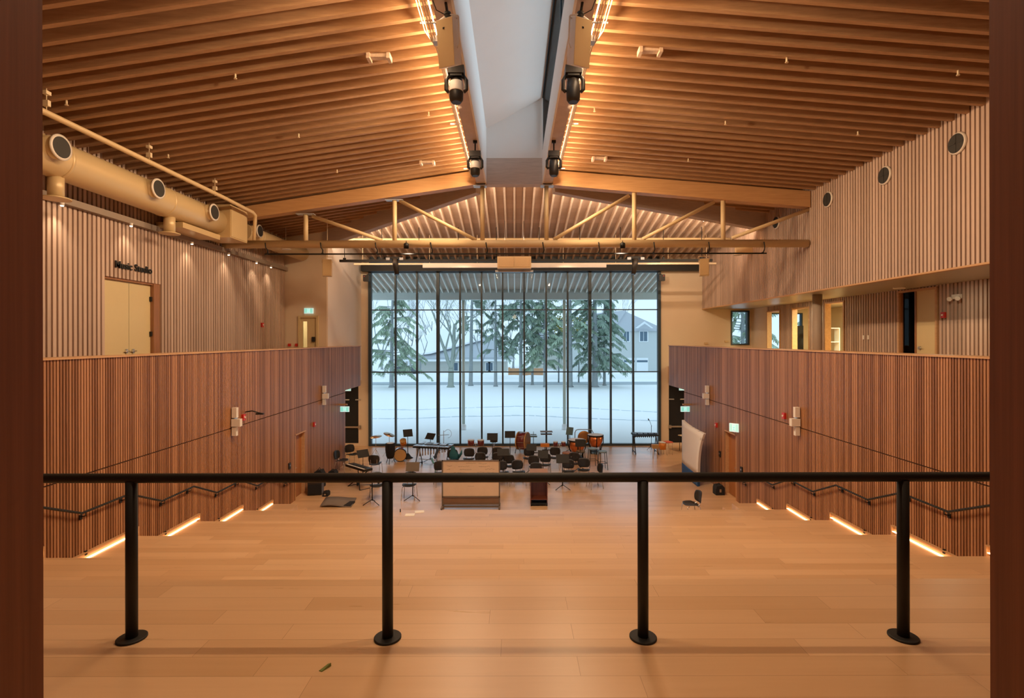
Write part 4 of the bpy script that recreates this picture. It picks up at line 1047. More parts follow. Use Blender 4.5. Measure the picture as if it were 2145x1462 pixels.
c = tp(647, 656, 21.16); exit_sign(c, 0, 0.36, 0.22, 'green exit sign above the small door at the end of the left corridor')
c = tp(721, 862, 21.4); exit_sign((c.x+0.02, 21.4, c.z), 0, 0.36, 0.22, 'green exit sign on an arm at the end of the left red wall', hood)
c = tp(1435, 863, 21.4); exit_sign((c.x, 21.4, c.z), 0, 0.36, 0.22, 'green exit sign on an arm at the end of the right red wall', hood2)
c = tp(728, 814, 24.8); exit_sign((c.x, 24.8, 2.86), 0, 0.30, 0.18, 'small green exit sign inside the left wing opening', rod)
c = tp(1429, 814, 24.8); exit_sign((c.x, 24.8, 2.86), 0, 0.30, 0.18, 'small green exit sign inside the right wing opening', rod)
c = tp(1545, 905, 17.2); exit_sign((W-0.10, 16.95, 2.28), R(-42), 0.30, 0.27, 'green exit sign above the oak door in the right red wall', lambda r: MB().box(0.0, 0.12, 0.0, 0.16, 0.1, 0.16).build('mount', M['oak_trim'], r))
def wall_unit(s, Y, sc_, label):
    r = thing('wall_light_unit', label, 'wall light', (s*W, Y, 2.85), 0, 'white stacked wall units')
    q = sc_; o = -s
    MB().box(o*0.0, o*0.05, 0.02, 0.16, 0.06, 0.68).build('back_box', M['steel'], r)
    MB().box(o*0.03, o*0.15, -0.08, 0.02, 0.46*q, 0.72*q).build('upper_lamp', M['whiteplastic'], r)
    MB().box(o*0.03, o*0.25, -0.10, 0.02, 0.24*q, 0.43*q).build('middle_box', M['whiteplastic'], r)
    MB().box(o*0.03, o*0.14, -0.08, 0.02, 0.0, 0.22*q).build('lower_lamp', M['whiteplastic'], r)
wall_unit(-1, 13.35, 1, 'white three-box wall unit on the left red wall, the near one')
wall_unit(1, 13.25, 1, 'white three-box wall unit on the right red wall, the near one')
wall_unit(-1, 19.6, 1, 'white three-box wall unit on the left red wall, the far one')
wall_unit(1, 19.4, 1, 'white three-box wall unit on the right red wall, the far one')
def alarm(x, y, z, s, label, w_=0.06):
    r = thing('fire_alarm', label, 'fire alarm', (x, y, z), 0, 'red fire alarm devices')
    MB().box(0, -s*0.06, -w_, w_, -0.08, 0.08).build('housing', M['redplastic'], r)
    MB().lathe((-s*0.06, 0, 0), [(0.03,0),(0.025,0.02)], 10, (-s,0,0)).build('strobe', M['whiteplastic'], r)
alarm(-W, 13.85, 3.24, -1, 'red fire alarm beside the near white unit on the left red wall')
alarm(W, 13.95, 3.24, 1, 'red fire alarm beside the near white unit on the right red wall')
alarm(-W, 18.75, 2.25, -1, 'small red alarm on the left red wall near its far end')
alarm(W, 18.65, 2.22, 1, 'small red alarm on the right red wall above the oak door side')
alarm(XL+0.035, 19.2, 5.85, -1, 'red fire alarm on the pale upper left wall')
alarm(XC-0.035, 14.3, 5.95, 1, 'red fire alarm on the pale upper right corridor wall')
r = thing('wall_camera', 'thin black arm fitting beside the near left fire alarm', 'bracket', (-W, 14.0, 3.36))
MB().path([(0,0,0),(0.18,0.0,0.03),(0.42,0.1,-0.06)], 0.016, 8).build('arm', M['black'], r)
MB().box(0.25,0.45,0.05,0.12,-0.08,-0.04).build('camera_head', M['black'], r)
for x, y, z, lb in ((-W, 16.7, 1.25, 'black card reader left of the lower left oak door'), (W, 18.35, 1.25, 'black card reader beyond the lower right oak door'), (W, 16.6, 1.12, 'black card reader on the near side of the lower right oak door')):
    s = 1 if x > 0 else -1
    o = MB().box(x, x-s*0.04, y-0.06, y+0.06, z-0.10, z+0.10)
    r = thing('card_reader', lb, 'card reader', (x-s*0.02, y, z)); o.build('reader_body', M['blackplastic'], r, True)
    MB().box(x-s*0.04, x-s*0.045, y-0.03, y+0.03, z-0.01, z+0.04).build('display', M['steel'], r, True)
tag(MB().box(-8.24, -8.12, 21.12, 21.17, 5.22, 5.42).build('card_reader', M['blackplastic']), 'black card reader on the cream door at the left corridor end', 'card reader')
for a, lb in ((605, 'left'), (620, 'right')):
    c = tp(a, 722, 21.1)
    tag(MB().box(c.x-0.05, c.x+0.05, 21.12, 21.2, c.z-0.05, c.z+0.06).build('wall_button', M['redplastic']), 'small dark red button on the left corridor end wall, %s of the pair' % lb, 'button')
# right corridor fittings
r = thing('emergency_light', 'white twin-head emergency light on the upper right corridor wall', 'emergency light', (XC-0.04, 13.85, 6.42))
MB().box(-0.08, 0, -0.12, 0.12, -0.06, 0.06).build('housing', M['whiteplastic'], r)
for q in (-0.13, 0.13): MB().lathe((-0.1, q, -0.04), [(0.05,0),(0.06,0.06)], 12, (-1,-0.4,-0.4)).build('lamp_head', M['whiteplastic'], r)
for a, lb in ((1812, 'far'), (1822, 'near')):
    Y = XC*F/(a-CX)
    tag(MB().box(XC-0.045, XC-0.06, Y-0.04, Y+0.04, 5.28, 5.42).build('switch_plate', M['whiteplastic']), 'white switch plate on the right corridor slats, the %s one of two' % lb, 'switch')
c = tp(1884, 602, 15.2)
tag(MB().lathe((c.x, 15.2, 6.76), [(0.14,0),(0.16,0.02),(0.16,0.04)], 20).build('soffit_lamp', M['whiteplastic']), 'round white fitting on the right corridor soffit', 'ceiling light')
Yc = 17.6
tag(MB().lathe((10.24, Yc, CZF), [(0.15,0),(0.15,2.85)], 28).build('round_column', plain('grey_beige_column', (0.45,0.37,0.30), 0.5)), 'round beige column under the right soffit between the lit openings', 'column')
for yy, e_ in ((20.5, 22), (13.0, 14), (8.0, 14)):
    area('corridor_lamp', (10.7, yy, 6.79), (0,0,0), 0.12, 0.12, e_, (1.0, 0.86, 0.58))
area('office_lamp', (13.6, 20.0, 6.78), (0,0,0), 0.6, 1.2, 420, (0.98, 0.93, 0.52))
area('stair_lamp_panel', (-8.5, 22.6, 6.88), (0,0,0), 0.3, 0.3, 30, (1.0, 0.85, 0.5))
# office furniture glimpsed through the openings
r = thing('office_shelf', 'pale office shelving with dark binders seen through the near lit opening', 'shelf', (13.6, 22.6, CZF))
MB().box(-0.5,0.5,0,0.35,0,0.03).box(-0.5,0.5,0,0.35,0.6,0.63).box(-0.5,0.5,0,0.35,1.2,1.23).box(-0.5,0.5,0,0.35,1.8,1.83).box(-0.53,-0.5,0,0.35,0,1.83).box(0.5,0.53,0,0.35,0,1.83).build('shelf_frame', M['whiteplastic'], r)
for q, (z, x) in enumerate(((0.63,-0.4),(0.63,-0.28),(1.23,-0.42),(1.23,-0.3),(1.23,-0.18))):
    lbn = ['lower shelf, left', 'lower shelf, right', 'upper shelf, leftmost', 'upper shelf, middle', 'upper shelf, rightmost'][q]
    tag(MB().box(13.6+x, 13.6+x+0.09, 22.64, 22.88, CZF+z, CZF+z+0.28).build('binder', M['blackplastic']), 'black binder on the office shelving, '+lbn, 'binder', 'binders on the office shelving')
r = thing('office_screen', 'tall black screen panel seen through the middle lit opening', 'screen', (12.75, 23.6, CZF))
MB().box(-0.35,0.35,0,0.04,0.5,1.95).build('panel', M['blackmatte'], r); MB().box(-0.3,0.3,-0.2,0.24,0,0.04).box(-0.03,0.03,0,0.04,0.04,0.5).build('foot', M['black'], r)
for a, b, lb in ((1480, 720, 'left'), (1523, 716, 'right')):
    c = tp(a, b, 25.9)
    tag(MB().box(c.x-0.09, c.x+0.09, 25.93, 26.0, c.z-0.04, c.z+0.05).build('wall_hook', M['beige_paint']), 'small brown fitting on the cream wall above the right ledge, %s one' % lb, 'fitting')
# ================================================================= STAGE FURNITURE AND INSTRUMENTS
def flr(p, yb): 
    Y = CZ*F/(yb-CY); return ((p-CX)/F*Y, Y)
def rshell(w, h, bend, n=8, sq=0.6):
    """rounded rectangle grid, bent: returns grid of (u, v, b)"""
    G = []
    for i in range(n+1):
        row = []
        for j in range(n+1):
            u = -1+2*j/n; v = -1+2*i/n
            cu = u*math.sqrt(1-v*v/2); cv = v*math.sqrt(1-u*u/2)
            uu = u*(1-sq)+cu*sq; vv = v*(1-sq)+cv*sq
            row.append((uu*w/2, vv*h/2, bend*(uu*uu)))
        G.append(row)
    return G
def make_chair(label):
    r = thing('music_chair', label, 'chair', (0,0,0), 0, 'black music chairs on the stage')
    G = rshell(0.46, 0.44, 0.03)
    MB().grid([[(u, v, 0.445+b-0.02*(v > 0.1)) for u, v, b in row] for row in G], (0,0,0.018)).build('seat', M['blackplastic'], r)
    G = rshell(0.44, 0.34, -0.06)
    MB().grid([[(u, 0.235+b+0.12*(v+0.17), 0.67+v) for u, v, b in row] for row in G], (0,0.02,0)).build('backrest', M['blackplastic'], r)
    for s in (-1, 1):
        MB().path([(s*0.11,0.10,0.43),(s*0.11,0.20,0.45),(s*0.12,0.25,0.55),(s*0.12,0.245,0.66)], 0.011, 6).build('back_support', M['chrome'], r)
        MB().path([(s*0.17,-0.12,0.43),(s*0.20,-0.18,0.41),(s*0.225,-0.23,0.0)], 0.011, 6).build('leg', M['chrome'], r)
        MB().path([(s*0.17,0.12,0.43),(s*0.20,0.18,0.41),(s*0.225,0.24,0.0)], 0.011, 6).build('leg', M['chrome'], r)
    return r
CH = [  # pixel x, depth Y, rotation (0 faces the camera), label
    (981.5, 21.1, 0, 'black music chair at the back left of the orchestra, alone under the maroon tom pair'),
    (1011, 21.4, 8, 'black music chair right of the one under the maroon toms, back row'),
    (1003, 20.3, -10, 'black music chair just in front of the back row, third from left'),
    (1041, 21.3, 0, 'black music chair in the back row above the right end of the whiteboard'),
    (1042, 20.3, 0, 'black music chair directly in front of the one above the whiteboard right end'),
    (1052, 18.9, 12, 'black music chair touching the whiteboard right edge'),
    (1067, 19.9, 10, 'black music chair behind and right of the one at the whiteboard edge'),
    (1086, 19.0, 14, 'black music chair standing alone between whiteboard and lectern'),
    (1107, 21.2, -6, 'black music chair right below the maroon bass drum'),
    (1120, 19.75, 10, 'black music chair in the middle cluster, left of its twin'),
    (1141, 20.1, -8, 'black music chair in the middle cluster, right-hand twin'),
    (1123, 18.6, 0, 'black music chair right behind the brown lectern'),
    (1161, 21.3, -12, 'black music chair in the back row below the small tom pair'),
    (1202, 20.3, -8, 'black music chair right of the wide black music desk'),
    (1190, 19.1, -6, 'black music chair front row, directly right of the lectern group'),
    (1222, 19.3, -10, 'black music chair front row, second from the right end'),
    (1245, 18.6, -75, 'black music chair turned sideways at the right end of the front row'),
    (923, 18.9, 20, 'black music chair half hidden behind the left edge of the whiteboard'),
    (737, 22.0, 45, 'black music chair by the left wing with a stand in front of it'),
    (716, 20.9, 80, 'black music chair nearest the left red wall, turned sideways'),
    (786, 20.4, 180, 'black music chair behind the keyboard with its back to the camera'),
    (789, 17.3, 20, 'black music chair at the left, half hidden behind the guard rail'),
    (857, 17.35, 0, 'black music chair below the brown music stand, left of the whiteboard'),
    (1447, 15.3, -85, 'single black chair alone on the right side of the floor, facing left'),
]
chair0 = None
for a, Y, rz, lb in CH:
    loc = ((a-CX)/F*Y, Y, 0)
    if chair0 is None:
        chair0 = make_chair(lb); chair0.location = loc; chair0.rotation_euler = (0,0,R(rz))
    else: dup(chair0, loc, R(rz), lb)
M['desk_brown'] = plain('worn_bronze_desk', (0.16, 0.12, 0.08), 0.6)
def make_stand(label, matd='black', w_=0.50, h_=0.34, zz=1.10, tilt=62, solid=False):
    r = thing('music_stand', label, 'music stand', (0,0,0), 0, 'music stands on the stage')
    a = R(tilt); up = Vector((0, math.cos(a), math.sin(a)))*h_/2; sx = Vector((w_/2,0,0)); nn = Vector((0,-math.sin(a),math.cos(a)))*0.004
    c = Vector((0,0,zz))
    d_ = MB().obox(c, sx, up, nn).build('desk', M[matd], r)
    MB().obox(c-up+nn*6, sx, nn*6, up*0.02).build('lip', M[matd], d_)
    MB().tube((0,0.01,0.12), (0,0.01,zz-0.05), 0.012, n=8).tube((0,0.01,0.12), (0,0.01,0.7), 0.017, n=8).build('pole', M['black'], r)
    if solid: MB().lathe((0,0.01,0), [(0.24,0),(0.16,0.05),(0.03,0.22)], 16).build('base', M['black'], r)
    else:
        for k in range(3):
            q = R(90+120*k)
            MB().path([(0,0.01,0.16),(0.12*math.cos(q),0.12*math.sin(q)+0.01,0.10),(0.30*math.cos(q),0.30*math.sin(q)+0.01,0.012)], 0.012, 6).build('leg', M['black'], r)
    return r
ST = [ # px, Y, rz, tilt, label, mat, width, height, z, solid
    (854, 23.3, 25, 62, 'black music stand with a solid cone base beside the drum kit', 'black', 0.42, 0.34, 1.12, True),
    (901, 22.5, -30, 52, 'black music stand behind the marimba', 'black', 0.46, 0.30, 1.12, False),
    (914, 19.6, -75, 70, 'black music stand turned edge-on between marimba and whiteboard', 'black', 0.5, 0.36, 1.02, False),
    (1031, 22.4, 0, 66, 'black music stand standing against the window left of the bass drum', 'black', 0.46, 0.30, 1.12, False),
    (1068, 22.9, 0, 72, 'black music stand overlapping the left side of the bass drum', 'black', 0.46, 0.30, 1.12, False),
    (1054, 19.6, 6, 55, 'black music stand above the right end of the whiteboard', 'black', 0.46, 0.30, 1.05, False),
    (1113, 20.6, -6, 60, 'black music stand in the middle row below the bass drum', 'black', 0.40, 0.28, 1.02, False),
    (1137, 19.1, -6, 62, 'black music stand in front of the two middle chairs', 'black', 0.38, 0.30, 1.08, False),
    (1178, 18.4, 0, 62, 'widest black music desk just left of the front right chairs', 'black', 0.46, 0.32, 1.08, False),
    (1215, 21.0, 0, 70, 'black music stand in front of the copper timpani', 'black', 0.40, 0.30, 1.12, False),
    (760, 19.3, 40, 58, 'black music stand between the left wing chairs', 'black', 0.44, 0.30, 1.08, False),
    (864, 17.2, 0, 66, 'bronze brown music stand left of the whiteboard', 'desk_brown', 0.44, 0.30, 1.10, False),
    (779, 16.75, 0, 35, 'low black music stand at the left, mostly behind the guard rail', 'black', 0.42, 0.26, 0.80, False),
    (1193, 24.3, -30, 70, 'tilted slate-blue music desk against the window by the timpani', 'slate', 0.34, 0.36, 1.02, False),
]
M['slate'] = plain('slate_blue_desk', (0.10, 0.20, 0.24), 0.5)
for a, Y, rz, tl, lb, mt, ww, hh, zz, sol in ST:
    o = make_stand(lb, mt, ww, hh, zz, tl, sol); o.location = ((a-CX)/F*Y, Y, 0); o.rotation_euler = (0,0,R(rz))

# rolling whiteboard
M['board'] = wood('tan_board_face', (0.68, 0.50, 0.31), (0.74, 0.56, 0.36), (1.5, 1, 1.5), 0.4)
Y = 16.3; xa, xb = (925-CX)/F*Y, (1047-CX)/F*Y
r = thing('rolling_board', 'large tan rolling notice board with faint writing in front of the orchestra', 'board', ((xa+xb)/2, Y, 0))
hw = (xb-xa)/2
MB().box(-hw+0.04, hw-0.04, -0.015, 0.015, 0.40, 1.50).build('panel', M['board'], r)
MB().box(-hw, -hw+0.04, -0.03, 0.03, 0.06, 1.52).box(hw-0.04, hw, -0.03, 0.03, 0.06, 1.52).box(-hw, hw, -0.03, 0.03, 1.49, 1.52).box(-hw, hw, -0.03, 0.03, 0.36, 0.40).box(-hw, hw, -0.04, 0.04, 0.05, 0.10).box(-hw, hw, -0.02, 0.02, 0.13, 0.16).build('frame', M['desk_brown'], r)
MB().box(-hw+0.04, hw-0.04, 0.0, 0.012, 0.16, 0.36).build('lower_panel', M['backing'] if False else wood('brown_lower_panel', (0.20,0.11,0.05), (0.25,0.14,0.07), (1.5,1,1.5), 0.5), r)
wr = MB(); rw = random.Random(8)
for (x0, z, n_) in ((-0.15,1.43,6),(0.25,1.42,4),(-0.75,1.34,3),(-0.4,1.33,6),(0.25,1.33,6),(-0.75,1.24,2),(-0.35,1.23,6),(0.45,1.25,5),(-0.6,1.13,6),(0.2,1.15,3),(0.5,1.14,4),(-0.1,0.70,3)):
    x = x0
    for q in range(n_):
        l = rw.uniform(0.03, 0.07); wr.path([(x,-0.018,z+rw.uniform(-.012,.012)),(x+l*0.5,-0.018,z+rw.uniform(-.02,.02)),(x+l,-0.018,z+rw.uniform(-.012,.012))], 0.0025, 4); x += l+0.012
wr.build('pen_marks', M['desk_brown'], r)
for s in (-1, 1):
    f = MB().box(s*(hw-0.02)-0.025, s*(hw-0.02)+0.025, -0.28, 0.28, 0.06, 0.10).build('foot', M['desk_brown'], r)
    for q in (-0.26, 0.26): MB().lathe((s*(hw-0.02)-0.015, q, 0.03), [(0.03,0),(0.03,0.03)], 12, (1,0,0)).build('caster', M['black'], f)
# lectern
M['lect'] = wood('dark_red_lectern_wood', (0.12, 0.03, 0.015), (0.18, 0.05, 0.025), (8, 8, 1), 0.4)
Y = 16.75; xc = (1128-CX)/F*Y
r = thing('lectern', 'dark reddish-brown lectern right of the notice board', 'lectern', (xc, Y, 0))
MB().box(-0.27, -0.25, -0.2, 0.2, 0.08, 0.96).box(0.25, 0.27, -0.2, 0.2, 0.08, 0.96).box(-0.25, 0.25, 0.17, 0.19, 0.12, 0.98).box(-0.25, 0.25, -0.2, 0.17, 0.2, 0.22).build('body', M['lect'], r)
MB().prism([(-0.29,-0.24,0.96),(-0.29,0.22,1.06),(-0.29,0.22,1.09),(-0.29,-0.24,0.99)], (0.58,0,0)).build('desk_top', wood('pinkish_lectern_top', (0.34,0.20,0.15), (0.42,0.26,0.20), (1,8,1), 0.35), r)
MB().box(-0.27, 0.27, -0.22, 0.22, 0.05, 0.09).build('base_board', M['black'], r)
for sx in (-1, 1):
    for sy in (-1, 1): MB().lathe((sx*0.25-0.015, sy*0.2, 0.028), [(0.028,0),(0.028,0.03)], 12, (1,0,0)).build('caster', M['black'], r)
M['paper'] = plain('white_paper', (0.92,0.92,0.88), 0.7)
# papers and marker on the lowest seating step
for a, b, rz, lb in ((858, 1078, 5, 'nearer'), (878, 1071.5, 12, 'farther')):
    Y = (CZ-0.81)*F/(b-CY); Y = min(Y, 13.6)
    tag(MB().obox(((a-CX)/F*Y, Y, 0.813), (0.12*math.cos(R(rz)), 0.12*math.sin(R(rz)), 0), (-0.09*math.sin(R(rz)), 0.09, 0), (0,0,0.003)).build('paper_sheet', M['paper']), 'white paper lying on the lowest oak step left of the board, the %s of two' % lb, 'paper')
Y = 13.55; x = (838-CX)/F*Y
tag(MB().tube((x, Y, 0.81), (x, Y, 0.89), 0.014, n=10).build('marker_pen', M['black']), 'tiny black pen standing on the lowest oak step left of the papers', 'pen')
# folded grey mat
Y0, Y1 = 16.45, 17.3
r = thing('folded_mat', 'grey-brown folded mat lying flat at the left front of the floor', 'mat', (-5.6, 16.8, 0))
MB().grid([[( (670-CX)/F*Y0+t*( (735-CX)/F*Y0-(670-CX)/F*Y0), Y0, 0.03+0.03*math.sin(t*5)) for t in [i/8 for i in range(9)]],
           [( (682-CX)/F*Y1+t*( (746-CX)/F*Y1-(682-CX)/F*Y1), Y1, 0.04+0.02*math.sin(t*5)) for t in [i/8 for i in range(9)]]], (0,0,0.03)).build('top_layer', plain('taupe_mat', (0.20,0.16,0.13), 0.9), r, True)
MB().box((705-CX)/F*Y0, (733-CX)/F*Y0, Y0+0.02, Y0+0.5, 0.0, 0.045).build('under_fold', M['blackmatte'], r, True)

# drums
M['maroon'] = plain('maroon_drum_shell', (0.16, 0.025, 0.03), 0.25, coat=0.5)
M['copper'] = plain('copper_kettle', (0.75, 0.24, 0.08), 0.28, metal=0.7)
M['skin'] = plain('pale_drum_head', (0.72, 0.76, 0.78), 0.5)
M['natural'] = plain('natural_maple_shell', (0.62, 0.38, 0.14), 0.3, coat=0.4)
M['orange'] = plain('orange_lacquer', (0.75, 0.27, 0.04), 0.35)
M['brass'] = plain('cymbal_brass', (0.55, 0.38, 0.25), 0.3, metal=0.9)
def timp(a, Y, d_, label):
    R0 = d_/2
    r = thing('timpani', label, 'timpani', ((a-CX)/F*Y, Y, 0), 0, 'copper timpani at the window')
    MB().lathe((0,0,0.26), [(0.05,0),(R0*0.6,0.08),(R0*0.9,0.3),(R0*0.98,0.56)], 28).build('kettle', M['copper'], r)
    MB().lathe((0,0,0.82), [(R0*1.04,0),(R0*1.06,0.03),(R0*1.0,0.05)], 28).build('hoop', M['black'], r)
    MB().lathe((0,0,0.865), [(R0*0.98,0),(R0*0.98,0.008)], 28).build('drum_head', M['skin'], r)
    for k in range(6):
        q = 2*PI*(k+0.5)/6
        MB().path([(R0*1.05*math.cos(q), R0*1.05*math.sin(q), 0.82), (R0*1.07*math.cos(q), R0*1.07*math.sin(q), 0.55), (R0*0.75*math.cos(q), R0*0.75*math.sin(q), 0.25), (R0*0.7*math.cos(q), R0*0.7*math.sin(q), 0.0)], 0.022, 6).build('strut', M['black'], r)
    MB().lathe((0,0,0.10), [(R0*0.72,0),(R0*0.72,0.03)], 24).build('base', M['black'], r)
timp(1247, 24.2, 0.72, 'copper timpani farthest right by the window, larger in view')
timp(1208, 23.0, 0.76, 'copper timpani on the left, half behind a music stand')
def tompair(a, Y, z, rr, hh, gap, label):
    r = thing('tom_pair', label, 'drum', ((a-CX)/F*Y, Y, 0), 0)
    for s in (-1, 1):
        t = MB().lathe((s*gap, 0, z-hh/2), [(rr,0),(rr,hh)], 20).build('drum_shell', M['maroon'], r)
        MB().lathe((s*gap,0,z+hh/2), [(rr*1.04,-0.02),(rr*1.04,0.01),(rr*0.9,0.012)], 20).build('drum_head', M['skin'], t)
        MB().path([(s*gap*0.6, 0, z-0.02), (0,0,z-0.05)], 0.014, 6).build('mount_arm', M['chrome'], r)
    MB().tube((0,0,0.25), (0,0,z+0.06), 0.014, n=8).build('pole', M['chrome'], r)
    for k in range(3):
        q = R(90+120*k); MB().path([(0,0,0.35),(0.32*math.cos(q),0.32*math.sin(q),0.01)], 0.01, 6).build('leg', M['chrome'], r)
tompair(996.5, 22.9, 0.76, 0.145, 0.24, 0.215, 'pair of maroon toms on one chrome stand at the left back')
tompair(1171.5, 22.6, 0.76, 0.10, 0.19, 0.17, 'pair of small dark maroon toms on a stand between the back chairs and timpani')
Y = 24.4
r = thing('concert_bass_drum', 'upright maroon concert bass drum with a pale hoop at the window', 'drum', ((1094-CX)/F*Y, Y, 0), R(-22))
MB().lathe((-0.2,0,0.55), [(0.40,0),(0.40,0.46)], 32, (1,0,0)).build('drum_shell', M['maroon'], r)
for x in (-0.21, 0.22): MB().lathe((x,0,0.55), [(0.40,0),(0.425,0.0),(0.425,0.04),(0.40,0.04)], 32, (1,0,0)).build('hoop', M['natural'], r)
MB().lathe((-0.215,0,0.55), [(0.39,0),(0.39,0.01)], 32, (1,0,0)).build('drum_head', M['skin'], r)
for k in range(10):
    q = 2*PI*k/10; MB().tube((-0.18, 0.415*math.cos(q), 0.55+0.415*math.sin(q)), (0.22, 0.415*math.cos(q), 0.55+0.415*math.sin(q)), 0.008, n=5).build('tension_rod', M['chrome'], r)
for s in (-1, 1): MB().path([(s*0.25,0.3,0),(s*0.2,0.25,0.3),(s*0.2,-0.25,0.3),(s*0.25,-0.3,0)], 0.018, 6).build('stand_frame', M['black'], r)
Y = 23.6
r = thing('snare_drum', 'dark snare drum on a stand left of the concert bass drum', 'drum', ((1034-CX)/F*Y, Y, 0))
MB().lathe((0,0,0.66), [(0.17,0),(0.17,0.14)], 24).build('drum_shell', M['blackplastic'], r); MB().lathe((0,0,0.80), [(0.172,0),(0.172,0.012)], 24).build('drum_head', M['skin'], r)
for k in range(3):
    q = R(30+120*k); MB().path([(0.1*math.cos(q),0.1*math.sin(q),0.66),(0,0,0.42),(0.25*math.cos(q),0.25*math.sin(q),0.01)], 0.01, 6).build('leg', M['chrome'], r)
# gong in a frame
Y = 25.1; x = (1223-CX)/F*Y
r = thing('gong', 'bronze gong hanging in a rounded pale blue frame behind the timpani', 'gong', (x, Y, 0))
MB().path([(-0.44,0,0.0),(-0.44,0,0.80),(-0.38,0,0.92),(-0.28,0,0.95),(0.28,0,0.95),(0.38,0,0.92),(0.44,0,0.80),(0.44,0,0.0)], 0.02, 8).build('stand_frame', plain('blue_grey_tube', (0.28,0.38,0.5), 0.4), r)
MB().lathe((0,0.0,0.58), [(0.30,0),(0.31,-0.03),(0.25,-0.05),(0.05,-0.06)], 28, (0,1,0)).build('gong_disc', plain('gong_bronze', (0.55,0.28,0.10), 0.35, metal=0.6), r)
MB().box(-0.46,-0.42,-0.25,0.25,0,0.03).box(0.42,0.46,-0.25,0.25,0,0.03).build('foot', M['black'], r)
# mallet instruments
def marimba(loc, rz, L, d0, d1, z, label, bars, tube=True):
    r = thing('mallet_keyboard', label, 'mallet instrument', loc, rz)
    MB().prism([(-L/2,-d0/2,z-0.09),(L/2,-d1/2,z-0.09),(L/2,d1/2,z-0.09),(-L/2,d0/2,z-0.09)], (0,0,0.05)).build('rails', M['black'], r)
    for k in range(16):
        t = (k+0.5)/16; x = -L/2+L*t; dd = d0+(d1-d0)*t
        MB().box(x-L/40, x+L/40, -dd/2, -0.02, z-0.02, z).build('bar', bars, r)
        if k % 7 not in (2, 6): MB().box(x+L/32-L/44, x+L/32+L/44, 0.0, dd/2, z+0.02, z+0.04).build('bar', bars, r)
    mb = MB()
    for k in range(12):
        t = (k+0.5)/12; x = -L/2+L*t; ln = (0.42-0.32*t) if tube else 0.12
        mb.tube((x, -0.12, z-0.09-ln), (x, -0.12, z-0.09), 0.025, n=8)
    mb.build('resonators', M['steel'] if tube else M['blackplastic'], r)
    for s in (-1, 1):
        lg = MB().path([(s*L*0.45,-0.3,0.08),(s*L*0.44,0,z-0.1)], 0.02, 6).path([(s*L*0.45,0.3,0.08),(s*L*0.44,0,z-0.1)], 0.02, 6).tube((s*L*0.45,-0.32,0.09),(s*L*0.45,0.32,0.09), 0.02, n=6).build('leg_frame', M['black'], r)
        for q in (-0.3, 0.3): MB().lathe((s*L*0.45-0.02, q, 0.045), [(0.045,0),(0.045,0.03)], 12, (1,0,0)).build('caster', M['black'], lg)
    MB().tube((-L*0.44,0,0.28),(L*0.44,0,0.28), 0.014, n=6).build('crossbar', M['chrome'], r)
Y = 21.7
marimba(((908-CX)/F*Y, Y, 0), R(-18), 1.55, 0.75, 0.45, 0.90, 'long silver vibraphone with dark rails left of the orchestra', plain('silver_bars', (0.62,0.68,0.74), 0.3, metal=0.8))
Y = 24.2
marimba(((1351-CX)/F*Y, Y, 0), R(180), 1.15, 0.45, 0.75, 0.92, 'black xylophone on wheels at the right end of the window', plain('rosewood_bars', (0.05,0.05,0.06), 0.35), False)
# electric keyboard
Y = 18.7; x = (751-CX)/F*Y
r = thing('electric_keyboard', 'black electric keyboard standing at an angle left of the orchestra', 'keyboard', (x, Y, 0), R(-42))
MB().box(-0.62, 0.62, -0.17, 0.17, 0.68, 0.76).build('case', M['blackplastic'], r)
MB().box(-0.58, 0.58, -0.165, -0.03, 0.76, 0.772).build('white_keys', M['whiteplastic'], r)
mb = MB()
for k in range(36):
    if k % 7 in (2, 6): continue
    xx = -0.57+k*0.032; mb.box(xx+0.02, xx+0.036, -0.11, -0.03, 0.772, 0.785)
mb.build('black_keys', M['black'], r)
MB().path([(-0.4,-0.2,0),(0.4,0.2,0.67)], 0.018, 6).path([(0.4,-0.2,0),(-0.4,0.2,0.67)], 0.018, 6).path([(-0.4,0.2,0),(-0.4,-0.2,0)], 0.018, 6).path([(0.4,0.2,0),(0.4,-0.2,0)], 0.018, 6).build('cross_stand', M['black'], r)
# drum kit corner at the left
Y = 22.7; x = (838-CX)/F*Y
r = thing('kit_bass_drum', 'small bass drum with a natural maple face in the left drum corner', 'drum', (x, Y, 0), R(10))
MB().lathe((0,0.3,0.29), [(0.27,0),(0.27,0.4)], 28, (0,-1,0)).build('drum_shell', M['maroon'], r)
MB().lathe((0,-0.1,0.29), [(0.28,0),(0.28,0.03),(0.26,0.035)], 28, (0,-1,0)).build('hoop', M['black'], r); MB().lathe((0,-0.135,0.29), [(0.255,0),(0.255,0.01)], 28, (0,-1,0)).build('drum_head', M['natural'], r)
for s in (-1, 1): MB().tube((s*0.22,0.0,0.12),(s*0.36,-0.1,0.0), 0.01, n=6).build('spur', M['chrome'], r)
Y = 23.4; x = (845-CX)/F*Y
r = thing('rack_tom', 'glossy orange tom tilted above the maple-faced bass drum', 'drum', (x, Y, 0))
MB().lathe((0,0,0.60), [(0.14,0),(0.14,0.22)], 22, (0.0,-0.55,0.83)).build('drum_shell', M['orange'], r)
MB().lathe((0,-0.12,0.785), [(0.145,0),(0.145,0.015)], 22, (0.0,-0.55,0.83)).build('drum_head', M['natural'], r)
MB().tube((0,0.04,0.02),(0,0.04,0.62), 0.014, n=6).build('pole', M['chrome'], r)
for k in range(3):
    q = R(90+120*k); MB().path([(0,0.04,0.3),(0.25*math.cos(q),0.04+0.25*math.sin(q),0.01)], 0.009, 6).build('leg', M['chrome'], r)
Y = 22.3; x = (817-CX)/F*Y
r = thing('covered_conga', 'conga drum under a long black cloth cover on legs', 'drum', (x, Y, 0))
